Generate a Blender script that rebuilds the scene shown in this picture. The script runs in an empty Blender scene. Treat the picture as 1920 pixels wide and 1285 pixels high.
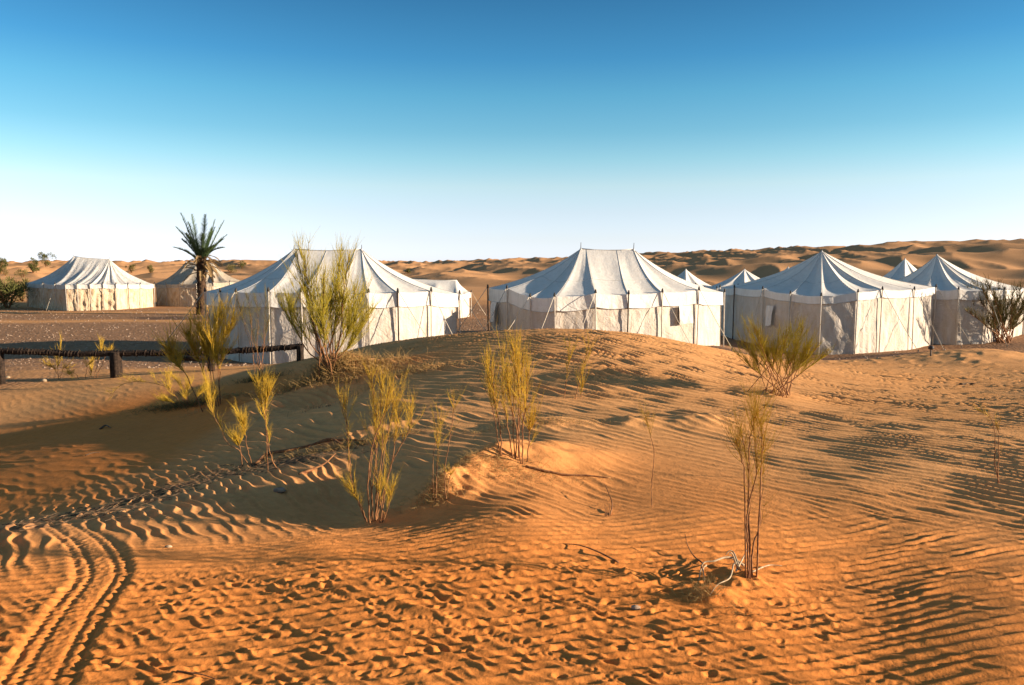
import bpy, math, random
import numpy as np
from mathutils import Vector

random.seed(7)
rng = np.random.default_rng(11)
C = bpy.context.scene.collection

# ------------------------------------------------------------------ camera, sky, sun, exposure
F = 1493.0                      # focal length in pixels of the 1920 px wide photograph
PITCH = math.radians(5.45)
CZ = 3.0
cam_d = bpy.data.cameras.new('camera')
cam_d.sensor_width = 36.0
cam_d.lens = 36.0 * F / 1920.0
cam_d.clip_start = 0.05
cam_d.clip_end = 9000
cam = bpy.data.objects.new('camera', cam_d)
cam.location = (0, 0, CZ)
cam.rotation_euler = (math.radians(90) - PITCH, 0, 0)
C.objects.link(cam)
bpy.context.scene.camera = cam

SUN_EL = math.radians(12.0)
SUN_BACK = math.radians(8.0)   # how far the sun stands behind the line to the right
sun_dir = Vector((math.cos(SUN_EL) * math.cos(SUN_BACK), -math.cos(SUN_EL) * math.sin(SUN_BACK), math.sin(SUN_EL)))
w = bpy.data.worlds.new('World')
bpy.context.scene.world = w
w.use_nodes = True
nt = w.node_tree
for n in list(nt.nodes):
    nt.nodes.remove(n)
sky = nt.nodes.new('ShaderNodeTexSky')
sky.sky_type = 'NISHITA'
sky.sun_disc = False
sky.sun_elevation = SUN_EL
sky.sun_rotation = math.atan2(sun_dir.x, sun_dir.y)
sky.altitude = 0
sky.air_density = 1.0
sky.dust_density = 0.2
sky.ozone_density = 2.2
# dry desert air seen through a polariser: the blue deepens with height, the same all round the horizon
tcw = nt.nodes.new('ShaderNodeTexCoord')
sxyz = nt.nodes.new('ShaderNodeSeparateXYZ')
rmp = nt.nodes.new('ShaderNodeValToRGB')
rmp.color_ramp.elements[0].position = 0.01
SK = [(.010, (1.07, 1.26, 2.38)), (.033, (1.07, 1.11, 1.74)), (.066, (1.11, 1.06, 1.38)), (.098, (1.12, 1.10, 1.18)), (.130, (.83, 1.05, 1.09)),
      (.161, (.59, .94, 1.01)), (.204, (.42, .87, .98)), (.244, (.27, .71, .92)), (.306, (.205, .56, .75)), (.60, (.90, .92, .90))]
while len(rmp.color_ramp.elements) < len(SK):
    rmp.color_ramp.elements.new(.5)
for e_, (p_, c_) in zip(rmp.color_ramp.elements, SK):
    e_.position = p_; e_.color = tuple(v_ / 2.5 for v_ in c_) + (1,)
vm = nt.nodes.new('ShaderNodeVectorMath'); vm.operation = 'MULTIPLY'
vsc = nt.nodes.new('ShaderNodeVectorMath'); vsc.operation = 'SCALE'; vsc.inputs['Scale'].default_value = 2.5
bg = nt.nodes.new('ShaderNodeBackground')
bg.inputs[1].default_value = 0.060
wo = nt.nodes.new('ShaderNodeOutputWorld')
nt.links.new(tcw.outputs['Generated'], sxyz.inputs[0])
nt.links.new(sxyz.outputs['Z'], rmp.inputs[0])
nt.links.new(sky.outputs[0], vm.inputs[0])
nt.links.new(rmp.outputs[0], vm.inputs[1])
nt.links.new(vm.outputs[0], vsc.inputs[0])
nt.links.new(vsc.outputs[0], bg.inputs[0])
nt.links.new(bg.outputs[0], wo.inputs[0])

sd = bpy.data.lights.new('sun', 'SUN')
sd.energy = 4.1
sd.angle = math.radians(0.6)
sd.color = (1.0, 0.84, 0.66)
so = bpy.data.objects.new('sun', sd)
so.rotation_euler = sun_dir.to_track_quat('Z', 'Y').to_euler()
so.location = (30, -10, 20)
C.objects.link(so)
vs = bpy.context.scene.view_settings
vs.view_transform = 'Standard'
vs.look = 'None'
vs.gamma = 1.0
vs.use_curve_mapping = False
vs.exposure = 1.70
bpy.context.scene.cycles.max_bounces = 6
bpy.context.scene.cycles.diffuse_bounces = 4

# ------------------------------------------------------------------ noise and projection helpers
PERM = rng.permutation(1024)
GRA = rng.uniform(0, 2 * math.pi, 1024)
GX, GY = np.cos(GRA), np.sin(GRA)
RND = rng.uniform(0, 1, 1024)


def hsh(i, j):
    return PERM[(PERM[i & 1023] + j) & 1023]


def noise(x, y):
    x = np.asarray(x, float); y = np.asarray(y, float)
    xi = np.floor(x).astype(np.int64); yi = np.floor(y).astype(np.int64)
    fx = x - xi; fy = y - yi
    u = fx * fx * fx * (fx * (fx * 6 - 15) + 10); v = fy * fy * fy * (fy * (fy * 6 - 15) + 10)
    def g(a, b, dx, dy):
        h = hsh(a, b)
        return GX[h] * dx + GY[h] * dy
    n00 = g(xi, yi, fx, fy); n10 = g(xi + 1, yi, fx - 1, fy)
    n01 = g(xi, yi + 1, fx, fy - 1); n11 = g(xi + 1, yi + 1, fx - 1, fy - 1)
    a = n00 + u * (n10 - n00); b = n01 + u * (n11 - n01)
    return (a + v * (b - a)) * 1.5


def fbm(x, y, o=3, l=2.03, g=0.5):
    s = 0; a = 1
    for k in range(o):
        s = s + a * noise(x + 17.3 * k, y - 9.1 * k); x = x * l; y = y * l; a *= g
    return s


_P = [int(v) for v in PERM]; _GX = [float(v) for v in GX]; _GY = [float(v) for v in GY]


def ns(x, y):
    """the same noise for one point"""
    xi = math.floor(x); yi = math.floor(y); fx = x - xi; fy = y - yi
    u = fx * fx * fx * (fx * (fx * 6 - 15) + 10); v = fy * fy * fy * (fy * (fy * 6 - 15) + 10)
    p0 = _P[xi & 1023]; p1 = _P[(xi + 1) & 1023]
    a = _P[(p0 + yi) & 1023]; b = _P[(p1 + yi) & 1023]; c = _P[(p0 + yi + 1) & 1023]; d = _P[(p1 + yi + 1) & 1023]
    n00 = _GX[a] * fx + _GY[a] * fy; n10 = _GX[b] * (fx - 1) + _GY[b] * fy
    n01 = _GX[c] * fx + _GY[c] * (fy - 1); n11 = _GX[d] * (fx - 1) + _GY[d] * (fy - 1)
    q = n00 + u * (n10 - n00)
    return (q + v * (n01 + u * (n11 - n01) - q)) * 1.5


def sstep(a, b, x):
    t = np.clip((x - a) / (b - a), 0, 1)
    return t * t * (3 - 2 * t)


SP, CP = math.sin(PITCH), math.cos(PITCH)


def ray(px, py):
    a = (px - 960) / F; b = -(py - 642.5) / F
    return np.array([a, CP + b * SP, -SP + b * CP])


def atz(px, py, z):
    d = ray(px, py); t = (z - CZ) / d[2]
    return d[0] * t, d[1] * t, z


def atd(px, py, Y):
    d = ray(px, py); t = Y / d[1]
    return Vector((d[0] * t, Y, CZ + d[2] * t))


# ------------------------------------------------------------------ the lie of the land
CPZ = [(-200, 1400, 1.28), (480, 1400, 1.28), (960, 1400, 1.28), (1440, 1400, 1.28), (2100, 1400, 1.30),
       (0, 1250, 1.27), (480, 1250, 1.27), (960, 1250, 1.28), (1440, 1250, 1.28), (1650, 1250, 1.27), (1900, 1250, 1.33),
       (0, 1120, 1.27), (480, 1130, 1.27), (960, 1130, 1.29), (1440, 1130, 1.27), (1650, 1130, 1.26), (1900, 1130, 1.34),
       (-150, 1020, 1.18), (0, 1020, 1.22), (250, 1025, 1.25), (600, 1020, 1.27), (960, 1030, 1.33), (1300, 1000, 1.31), (1600, 1000, 1.29), (1900, 1000, 1.34),
       (1300, 960, 1.33), (1600, 920, 1.36), (1920, 885, 1.38), (1500, 870, 1.35), (1750, 850, 1.38), (1100, 930, 1.30),
       
       
       (560, 675, .80), (500, 740, .98), (600, 760, 1.12), (700, 740, 1.28), (800, 740, 1.36), (650, 820, 1.10), (750, 820, 1.24),
       (750, 900, 1.12), (650, 940, .95), (700, 978, 1.08), (850, 985, 1.30), (950, 950, 1.36), (900, 820, 1.30), (1050, 850, 1.38), (1200, 850, 1.36),
       (1350, 850, 1.36), (1050, 750, 1.42), (1200, 740, 1.42), (1350, 760, 1.38), (1440, 738, 1.30), (1600, 780, 1.28), (1750, 780, 1.24), (1900, 790, 1.24),
       (1900, 720, .75), (1750, 720, .80), (1600, 710, .95), (1500, 700, 1.05),
       (700, 648, 1.25), (780, 636, 1.4), (860, 628, 1.55), (950, 623, 1.6), (1050, 622, 1.6), (1120, 623, 1.6), (1200, 632, 1.45), (1300, 650, 1.15),
       (1360, 662, .90), (1400, 672, .75), (1550, 682, .55), (1750, 676, .42), (1880, 655, .40)]
CPD = [(0, 24, .12), (150, 23, .15), (300, 24, .05), (450, 24.5, .02), (600, 23, .15), (750, 22.5, .3), (900, 22.5, .5), (1050, 22.5, .5), (1200, 23, .3), (1350, 24.5, .25), (1356, 28.5, .15), (1200, 28, .15), (1050, 28, .2), (950, 28, .15), (800, 28, .05),
       (1400, 32, -.2), (1550, 29.5, -.36), (1750, 31.5, -.36), (1920, 33, -.30)]
pts = [atz(*c) for c in CPZ]
for Y_, xs_ in ((7.4, (-1.9, -3.2, -4.8, -6.5)), (9.3, (-2.2, -3.8, -5.6, -7.6)), (11.6, (-2.8, -4.6, -6.6, -9.0)), (14.2, (-4.2, -6.0, -8.0, -10.5))):
    for X_ in xs_:                                  # the long even flank that falls away from the sun
        pts.append((X_, Y_, 1.16 - .150 * (-1.25 - X_) - .010 * (Y_ - 9)))
for X_, z_ in ((-12.5, .22), (-9.3, .42), (-7.2, .56), (-5.2, .72)):
    pts.append((X_, 18.4, z_))
for px, Y, z in CPD:
    pts.append(((px - 960) / F * Y / CP, Y, z))
for ph in (-.95, -.6, -.3, 0, .3, .6, .95):
    for r in (31, 38, 48, 60):
        pts.append((r * math.sin(ph), r * math.cos(ph), (-.36 if r < 40 else -.15) if ph > .25 else 0.0))
for ph, r, z in ((-.95, 1.3, 1.28), (-.3, 1.3, 1.28), (.3, 1.3, 1.28), (.95, 1.3, 1.3), (-.95, 3, 1.25), (-.95, 5, 1.1), (-.95, 9, .5), (-.9, 15, .35), (-.9, 22, .2),
                 (.8, 3, 1.50), (.85, 5, 1.42), (.85, 8, 1.38), (.8, 12, 1.40), (.8, 16, 1.35), (.8, 21, .9)):
    pts.append((r * math.sin(ph), r * math.cos(ph), z))
pts = np.array(pts)


def uv(x, y):
    r = np.maximum(np.hypot(x, y), 1.0)
    ph = np.clip(np.arctan2(x, y), -1.0, 1.0)
    return ph * 1.3, np.log(r) * 0.75


pu, pv = uv(pts[:, 0], pts[:, 1])


def tk(d2):
    return d2 * np.log(d2 + 1e-9)


n_ = len(pts)
A_ = np.zeros((n_ + 3, n_ + 3))
A_[:n_, :n_] = tk((pu[:, None] - pu) ** 2 + (pv[:, None] - pv) ** 2) + np.eye(n_) * 2e-3
A_[:n_, n_] = 1; A_[:n_, n_ + 1] = pu; A_[:n_, n_ + 2] = pv
A_[n_:, :n_] = A_[:n_, n_:].T
WTS = np.linalg.solve(A_, np.concatenate([pts[:, 2], [0, 0, 0]]))


def tps(x, y):
    u, v = uv(x, y)
    s = WTS[n_] + WTS[n_ + 1] * u + WTS[n_ + 2] * v
    for k in range(n_):
        s = s + WTS[k] * tk((u - pu[k]) ** 2 + (v - pv[k]) ** 2)
    return s


# mounds round the shrubs, and an unseen hump added to throw shade: centre (pixel, height), size, turn, height, sharpness of the lee side
def mound(px, py, z, rx, ry, rot, h, lee=0.5):
    x, y, _ = atz(px, py, z)
    return (x, y, rx, ry, math.radians(rot), h, lee)


MOUNDS = [mound(625, 715, 1.08, 1.15, .7, 0, .40, .45), mound(955, 868, 1.36, .70, .40, 14, .17, .5), mound(835, 945, 1.20, .33, .26, 40, .17, .6),
          mound(890, 900, 1.30, .45, .22, 30, .13, .6),
          mound(430, 757, .62, .75, .45, 0, .22, .5), mound(740, 715, 1.25, .8, .3, 0, .12, .5), mound(660, 845, 1.0, .65, .16, 8, .10, .5), mound(1000, 800, 1.36, .6, .25, 0, .08, .5),
          mound(710, 980, 1.10, .28, .2, 0, .07, .5), mound(1380, 1095, 1.27, .22, .14, 0, .06, .6), mound(1330, 1125, 1.27, .16, .10, 0, .05, .6), mound(1440, 742, 1.28, .8, .4, 0, .06, .5),
          mound(1300, 800, 1.36, .7, .25, 0, .09, .35), mound(1180, 800, 1.36, .5, .2, 0, .07, .35), mound(560, 730, .92, .5, .35, 0, .10, .5),
          (11.5, 11.0, 2.0, 2.2, 0, .32, .8), (13.5, 20.5, 4, 3, 0, .2, 1)]  # the first hump lies out of view, added to shade the sand at right


def far(x, y, r, ph):
    px = 960 + F * np.tan(np.clip(ph, -.8, .8))
    zt = np.interp(px, [-400, 0, 400, 700, 1000, 1200, 1450, 1700, 1920, 2600], [4.0, 3.7, 4.0, 4.2, 5.0, 6.6, 8.4, 9.4, 9.6, 10.0])
    r1 = np.interp(px, [0, 600, 1000, 1300, 1920], [330, 330, 300, 270, 240])
    r0 = np.interp(px, [0, 300, 700, 1000, 1920], [62, 70, 75, 75, 60])
    t = np.clip((r - r0) / (r1 - r0), 0, 1)
    base = zt * t ** 1.15
    base = base * (1 - 0.55 * sstep(1.0, 3.0, r / r1))
    wx = x + 9 * noise(x / 60, y / 60); wy = y + 9 * noise(x / 60 + 7, y / 60 + 3)
    n1 = noise(wx / 24 + .25 * wy / 25, wy / 46)
    n2 = noise(wx / 9.5 + 31, wy / 15 + 5)
    rg = (1 - np.abs(n1) * 1.7)
    rg2 = (1 - np.abs(n2) * 1.6)
    big = noise(x / 110 + 2, y / 130 - 4)
    amp = sstep(0, .25, t)
    wide = np.interp(r, [60, 120, 400, 1200, 3000], [.45, .8, 1.5, 2.2, 3.0])
    h = base + amp * wide * (1.9 * rg + .75 * rg2 + .9 * big - 1.5)
    return h


def land(x, y):
    """height without ripples"""
    x = np.atleast_1d(np.asarray(x, float)); y = np.atleast_1d(np.asarray(y, float))
    r = np.hypot(x, y); ph = np.arctan2(x, y)
    z = np.zeros_like(x)
    m = r < 62
    if m.any():
        t = tps(x[m], y[m])
        t = t * (1 - sstep(45, 60, r[m]))
        t = t + .012 * noise(x[m] / 1.7, y[m] / 1.3) * sstep(2, 6, r[m]) + .004 * noise(x[m] / .6, y[m] / .45)
        t = t + .025 * noise(x[m] / 9 + 3, y[m] / 5)
        z[m] = t
    m = r > 55
    if m.any():
        f_ = far(x[m], y[m], r[m], ph[m])
        z[m] = z[m] + f_ * sstep(55, 75, r[m])
    for cx, cy, rx, ry, ro, h, lee in MOUNDS:
        m = (np.abs(x - cx) < 3.2 * max(rx, ry)) & (np.abs(y - cy) < 3.2 * max(rx, ry))
        if m.any():
            dx = x[m] - cx; dy = y[m] - cy
            u = (dx * math.cos(ro) + dy * math.sin(ro)) / rx; v = (-dx * math.sin(ro) + dy * math.cos(ro)) / ry
            u = np.where(u < 0, u / lee, u)
            wob = 1 + .35 * noise(dx * 2.2 / rx + cx, dy * 2.2 / ry)
            z[m] += h * np.exp(-(u * u + v * v) * 1.1) * wob
    return z


def H(x, y):
    return float(land(x, y)[0])


def gp(px, py, rmax=70):
    d = ray(px, py)
    t = np.exp(np.linspace(math.log(1.5), math.log(rmax), 900))
    zz = land(d[0] * t, d[1] * t)
    below = (CZ + d[2] * t) <= zz
    if not below.any():
        k = len(t) - 1
    else:
        k = int(np.argmax(below))
    return Vector((d[0] * t[k], d[1] * t[k], float(zz[k])))


def track_dist(x, y, line):
    """distance to a polyline, signed side and length along it"""
    best = np.full(x.shape, 1e9); along = np.zeros(x.shape); side = np.zeros(x.shape)
    L = 0.0
    for (ax, ay), (bx, by) in zip(line[:-1], line[1:]):
        dx, dy = bx - ax, by - ay; ll = math.hypot(dx, dy)
        t = np.clip(((x - ax) * dx + (y - ay) * dy) / ll ** 2, 0, 1)
        d = np.hypot(x - ax - t * dx, y - ay - t * dy)
        s = ((x - ax) * dy - (y - ay) * dx) / ll
        m = d < best
        best = np.where(m, d, best); along = np.where(m, L + t * ll, along); side = np.where(m, np.sign(s) * d, side)
        L += ll
    return best, along, side


def pxline(seq):
    return [tuple(gp(a, b)[:2]) for a, b in seq]


def smooth_line(seq, k=2):
    for _ in range(k):
        o = [seq[0]]
        for a, b in zip(seq[:-1], seq[1:]):
            o.append((a[0] * .75 + b[0] * .25, a[1] * .75 + b[1] * .25)); o.append((a[0] * .25 + b[0] * .75, a[1] * .25 + b[1] * .75))
        o.append(seq[-1]); seq = o
    return seq


TYRE_L = smooth_line(pxline([(-10, 1350), (25, 1277), (54, 1227), (104, 1152), (142, 1106), (169, 1081), (167, 1060), (146, 1018), (121, 999), (60, 975), (-40, 945)]), 1)
TYRE_R = smooth_line(pxline([(70, 1350), (112, 1277), (142, 1214), (179, 1147), (217, 1093), (221, 1072), (208, 1039), (190, 1014), (142, 988), (60, 955), (-40, 920)]), 1)
TYRE_C = [((a[0] + b[0]) / 2, (a[1] + b[1]) / 2) for a, b in zip(TYRE_L, TYRE_R)]
BIKE = smooth_line(pxline([(233, 1075), (375, 1079), (479, 1089), (604, 1106), (708, 1135), (771, 1152), (837, 1172), (894, 1182), (956, 1202), (1019, 1224), (1112, 1252), (1190, 1290), (1280, 1350)]), 1)
PAW = smooth_line(pxline([(242, 1118), (375, 1143), (479, 1164), (625, 1202), (742, 1243), (800, 1280), (850, 1330)]), 1)


def ripples(x, y, z):
    """wind ripples, hoof prints and wheel tracks of the sand, in metres"""
    r = np.hypot(x, y); ph = np.arctan2(x, y)
    out = np.zeros_like(x)
    px = 960 + F * x / np.maximum(y, .3) * CP
    dep = CZ - z
    py = 642.5 + F * np.tan(np.arctan2(dep, np.maximum(r, .1)) - PITCH)
    w1 = noise(x / 1.1 + 5, y / 1.1) ; w2 = noise(x / .42, y / .42 + 8); w3 = noise(x / 3.4, y / 3.4 - 3)

    def rip(ang, lam, warp, seed, stretch=3.0):
        nx, ny = math.sin(math.radians(ang)), math.cos(math.radians(ang))
        q = (x * nx + y * ny) / lam
        c = (x * ny - y * nx) / lam
        q = q + warp * (w1 * 1.1 + .6 * w3) + .46 * noise(c / stretch + seed, q / 2.4) + .12 * w2
        s = .5 + .5 * np.cos(2 * math.pi * q + .55 * np.sin(2 * math.pi * q))
        br = np.clip(.75 + .9 * noise(c / 4.5 + seed * 3, q / 2.2 + seed), .12, 1.3)
        return (s ** 1.25 - .45) * br

    lam_m = np.interp(r, [3, 6, 9, 14, 20, 30], [.105, .13, .17, .25, .33, .4])
    foot = sstep(1010, 1060, py + (w3 * 30) - .012 * (px - 960)) * (1 - sstep(1480, 1800, px + 120 * w1))
    right = sstep(1250, 1500, px)
    near_h = sstep(925, 985, py + .055 * (np.maximum(px, 950) - 1300) - 12 * w3)
    # blend of three directions
    left = 1 - sstep(560, 860, px + 40 * w1)
    crest = sstep(8.0, 11.0, r + .6 * w1)
    fa = sstep(5.2, 7.4, r + .5 * w1)
    A = rip(44, .125, .28, 1.0, 3.0) * .125 * .205 * fa + rip(40, .085, .3, 9.0, 3.0) * .085 * .21 * (1 - fa)
    B = rip(-13, .080, .35, 2.0, 6.0) * .08 * .235 + .035 * .20 * rip(30, .10, .5, 7.0, 2.4)
    D = rip(58, .11, .2, 3.0, 3.0) * .12 * .20
    E = rip(42, .19, .4, 4.0, 2.2) * .19 * .31
    mid = A * (1 - left) + D * left
    mid = mid * (1 - crest) + E * crest
    mix = near_h * mid * 0 + near_h * B * 1.0 + (1 - near_h) * mid
    amp = 1.0 * np.interp(r, [2, 4, 8, 16, 24, 34], [1, 1, 1, 1, .6, 0])
    smoothz = sstep(.95, .55, z) * (py < 1000) * (px < 900)                      # packed sand in the hollow
    patch = np.clip(.80 + .6 * noise(x / 2.6 + 9, y / 1.9), .15, 1.15)
    out += amp * mix * (1 - .86 * smoothz) * patch * (1 - .55 * foot)
    # broken, trampled relief in front
    q = rip(34, .066, .4, 6.0, 2.0)
    out += foot * .0092 * q + foot * .35 * B + foot * .0035 * noise(x / .10, y / .07) + foot * .007 * noise(x / .3 + 4, y / .22)
    # hoof prints
    for cs, dens, rad, dpt, sd_ in ((.085, .30, .013, .007, 0), (.13, .50, .018, .0135, 55)):
        ci = np.floor(x / cs).astype(np.int64); cj = np.floor(y / cs).astype(np.int64)
        m = foot > .02
        xs, ys, cim, cjm = x[m], y[m], ci[m], cj[m]
        acc = np.zeros(xs.shape)
        for di in (-1, 0, 1):
            for dj in (-1, 0, 1):
                h = hsh(cim + di + 4096 + sd_, cjm + dj + 4096)
                ax = (cim + di + .15 + .7 * RND[h]) * cs; ay = (cjm + dj + .15 + .7 * RND[(h + 331) & 1023]) * cs
                on = RND[(h + 77) & 1023] < dens
                sc = .65 + .7 * RND[(h + 501) & 1023]
                th = RND[(h + 200) & 1023] * .9 - .3
                ddx = xs - ax; ddy = ys - ay
                e1 = ddx * np.cos(th) + ddy * np.sin(th); e2 = -ddx * np.sin(th) + ddy * np.cos(th)
                d2 = (e1 / (rad * sc * 1.35)) ** 2 + (e2 / (rad * sc * .85)) ** 2
                acc += on * sc * (-dpt * np.exp(-d2 * 1.1) + dpt * .28 * np.exp(-(np.sqrt(d2) - 1.55) ** 2 * 5))
        out[m] += acc * foot[m]
    # the wide tyre track
    m = (r < 9) & (x < 1) & (y > .5)
    xs, ys = x[m], y[m]
    d, al, sdn = track_dist(xs, ys, TYRE_C)
    hw = np.interp(al, [0, 2.5, 8], [.135, .12, .22])
    ins = 1 - sstep(hw, hw + .05, d)
    old = out[m] * (1 - .85 * ins)
    edge = np.exp(-((np.abs(sdn) - hw) / .018) ** 2)
    wear = np.clip(.6 + .9 * noise(xs / .22, ys / .22), .1, 1)
    tread = .8 * np.sin(2 * math.pi * (al / .052 + .5 * np.abs(sdn) / hw + .25 * noise(xs / .1, ys / .1))) * .0042 * ins * wear + .004 * ins * noise(xs / .03, ys / .03)
    rim = np.exp(-((np.abs(sdn) - hw - .055) / .025) ** 2) * .003
    rut2 = np.exp(-((np.abs(sdn) - .5 * hw) / .018) ** 2) * .008
    fade = 1 - sstep(5.6, 8.0, np.hypot(xs, ys))
    out[m] = out[m] * (1 - fade) + fade * (old - .010 * edge * (.7 + .3 * noise(al / .06, sdn / .05)) - .008 * ins + tread - rut2 + rim)
    # the narrow wheel track
    m = (r < 7) & (y > .5)
    xs, ys = x[m], y[m]
    d, al, sdn = track_dist(xs, ys, BIKE)
    hw = .024
    ins = np.exp(-(d / hw) ** 4)
    out[m] = out[m] * (1 - .8 * ins) - .009 * ins * np.clip(.7 + .8 * noise(al / .3, 3), .2, 1) + .005 * ins * noise(al / .022, sdn / .02) + .003 * np.exp(-((d - .065) / .022) ** 2)
    d, al, sdn = track_dist(xs, ys, PAW)
    k = np.exp(-(((np.mod(al, .085) - .042) / .017) ** 2 + ((np.abs(sdn) - .022) / .014) ** 2))
    out[m] += -.012 * k * np.clip(.5 + 1.2 * noise(al / .25, 8), 0, 1) + .005 * np.exp(-(d / .05) ** 2)
    return out, px, py, foot, smoothz


# ------------------------------------------------------------------ materials
def mat(name):
    m = bpy.data.materials.new(name); m.use_nodes = True
    t = m.node_tree
    for n in list(t.nodes):
        t.nodes.remove(n)
    o = t.nodes.new('ShaderNodeOutputMaterial'); b = t.nodes.new('ShaderNodeBsdfPrincipled')
    t.links.new(b.outputs[0], o.inputs[0])
    b.inputs['Roughness'].default_value = .9
    b.inputs['Specular IOR Level'].default_value = .15
    return m, t, b, o


def N(t, kind, **kw):
    n = t.nodes.new('ShaderNode' + kind)
    for k, v in kw.items():
        if k in n.inputs.keys():
            n.inputs[k].default_value = v
        else:
            setattr(n, k, v)
    return n


def ramp(t, src, stops):
    r = t.nodes.new('ShaderNodeValToRGB')
    el = r.color_ramp.elements
    while len(el) < len(stops):
        el.new(.5)
    for e, (p, c) in zip(el, stops):
        e.position = p; e.color = (*c, 1)
    t.links.new(src, r.inputs[0])
    return r.outputs[0]


def mixc(t, fac, a, b, mode='MIX'):
    m = t.nodes.new('ShaderNodeMix'); m.data_type = 'RGBA'; m.blend_type = mode
    if isinstance(fac, float):
        m.inputs[0].default_value = fac
    else:
        t.links.new(fac, m.inputs[0])
    for s, i in ((a, 6), (b, 7)):
        if isinstance(s, tuple):
            m.inputs[i].default_value = (*s, 1)
        else:
            t.links.new(s, m.inputs[i])
    return m.outputs[2]


def noise_n(t, scale, detail=3, rough=.55, vec=None, dist=0):
    n = N(t, 'TexNoise', Scale=scale, Detail=detail, Roughness=rough, Distortion=dist)
    if vec is not None:
        t.links.new(vec, n.inputs['Vector'])
    return n.outputs['Fac']


def sand_material():
    m, t, b, o = mat('sand')
    geo = N(t, 'NewGeometry'); P = geo.outputs['Position']
    at = lambda nm: N(t, 'Attribute', attribute_name=nm).outputs['Fac']
    tone, grav, soil, far_ = at('tone'), at('gravel'), at('soil'), at('far')
    f1 = noise_n(t, .6, 4, .6, P); f2 = noise_n(t, 9, 4, .6, P); f3 = noise_n(t, 160, 2, .5, P)
    pale = mixc(t, f1, (.56, .255, .090), (.67, .33, .125))
    red = mixc(t, f1, (.52, .170, .036), (.62, .222, .054))
    c = mixc(t, tone, pale, red)
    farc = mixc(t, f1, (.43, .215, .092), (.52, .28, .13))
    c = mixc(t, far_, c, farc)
    spk = ramp(t, f3, [(.28, (.55, .5, .46)), (.45, (1, 1, 1)), (.62, (1.0, 1.0, 1.0)), (.75, (1.25, 1.2, 1.15))])
    c = mixc(t, .55, c, spk, 'MULTIPLY')
    mot = ramp(t, f2, [(.3, (.84, .82, .80)), (.6, (1.05, 1.04, 1.03))])
    c = mixc(t, .7, c, mot, 'MULTIPLY')
    # gravel plain
    v = N(t, 'TexVoronoi', Scale=9.0); t.links.new(P, v.inputs['Vector'])
    gcol = ramp(t, v.outputs['Color'], [(.15, (.085, .05, .034)), (.5, (.23, .115, .055)), (.85, (.34, .19, .10)), (.98, (.40, .28, .20))])
    g2 = mixc(t, noise_n(t, 1.1, 4, .6, P), (.19, .10, .05), (.38, .21, .11))
    gcol = mixc(t, .55, gcol, g2)
    c = mixc(t, grav, c, gcol)
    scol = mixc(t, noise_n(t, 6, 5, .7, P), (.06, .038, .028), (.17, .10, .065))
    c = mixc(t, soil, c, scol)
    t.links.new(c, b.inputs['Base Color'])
    b.inputs['Roughness'].default_value = 1.0
    b.inputs['Specular IOR Level'].default_value = .03
    # fine grain relief
    bn = noise_n(t, 55, 5, .65, P)
    bn2 = noise_n(t, 14, 4, .6, P)
    ad = N(t, 'Math', operation='MULTIPLY_ADD'); t.links.new(bn2, ad.inputs[0]); ad.inputs[1].default_value = 2.0; t.links.new(bn, ad.inputs[2])
    gb = N(t, 'Math', operation='MULTIPLY_ADD'); t.links.new(v.outputs['Distance'], gb.inputs[0])
    gm2 = N(t, 'Math', operation='MULTIPLY'); t.links.new(grav, gm2.inputs[0]); gm2.inputs[1].default_value = -9.0
    t.links.new(gm2.outputs[0], gb.inputs[1]); t.links.new(ad.outputs[0], gb.inputs[2])
    bp = N(t, 'Bump', Strength=.55, Distance=.006)
    t.links.new(gb.outputs[0], bp.inputs['Height'])
    # ripples too fine for the mesh on the distant slopes
    t.links.new(bp.outputs[0], b.inputs['Normal'])
    return m


def cloth_material(name, light, dark, stain, transl=.16, bump=.5):
    m, t, b, o = mat(name)
    tc = N(t, 'TexCoord'); P = N(t, 'NewGeometry').outputs['Position']
    a = noise_n(t, 1.3, 5, .62, P, .4)
    mp = N(t, 'Mapping'); mp.inputs['Scale'].default_value = (1.0, 1.0, .22); t.links.new(P, mp.inputs[0])
    s = noise_n(t, 5.5, 4, .65, mp.outputs[0])
    c = mixc(t, a, dark, light)
    st = ramp(t, s, [(.42, (1, 1, 1)), (.70, stain)])
    c = mixc(t, .8, c, st, 'MULTIPLY')
    f = noise_n(t, 45, 3, .6, P)
    c = mixc(t, .5, c, ramp(t, f, [(.3, (.93, .92, .91)), (.6, (1.02, 1.02, 1.02))]), 'MULTIPLY')
    t.links.new(c, b.inputs['Base Color'])
    b.inputs['Roughness'].default_value = .85
    tr = N(t, 'BsdfTranslucent'); t.links.new(c, tr.inputs[0])
    mx = N(t, 'MixShader'); mx.inputs[0].default_value = transl
    t.links.new(b.outputs[0], mx.inputs[1]); t.links.new(tr.outputs[0], mx.inputs[2]); t.links.new(mx.outputs[0], o.inputs[0])
    wv = noise_n(t, 3.2, 4, .55, P, 1.2)
    w2 = noise_n(t, 14, 3, .5, P, .6)
    ad = N(t, 'Math', operation='MULTIPLY_ADD'); t.links.new(w2, ad.inputs[0]); ad.inputs[1].default_value = .28; t.links.new(wv, ad.inputs[2])
    bp = N(t, 'Bump', Strength=bump, Distance=.10); t.links.new(ad.outputs[0], bp.inputs['Height'])
    t.links.new(bp.outputs[0], b.inputs['Normal'])
    return m


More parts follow.
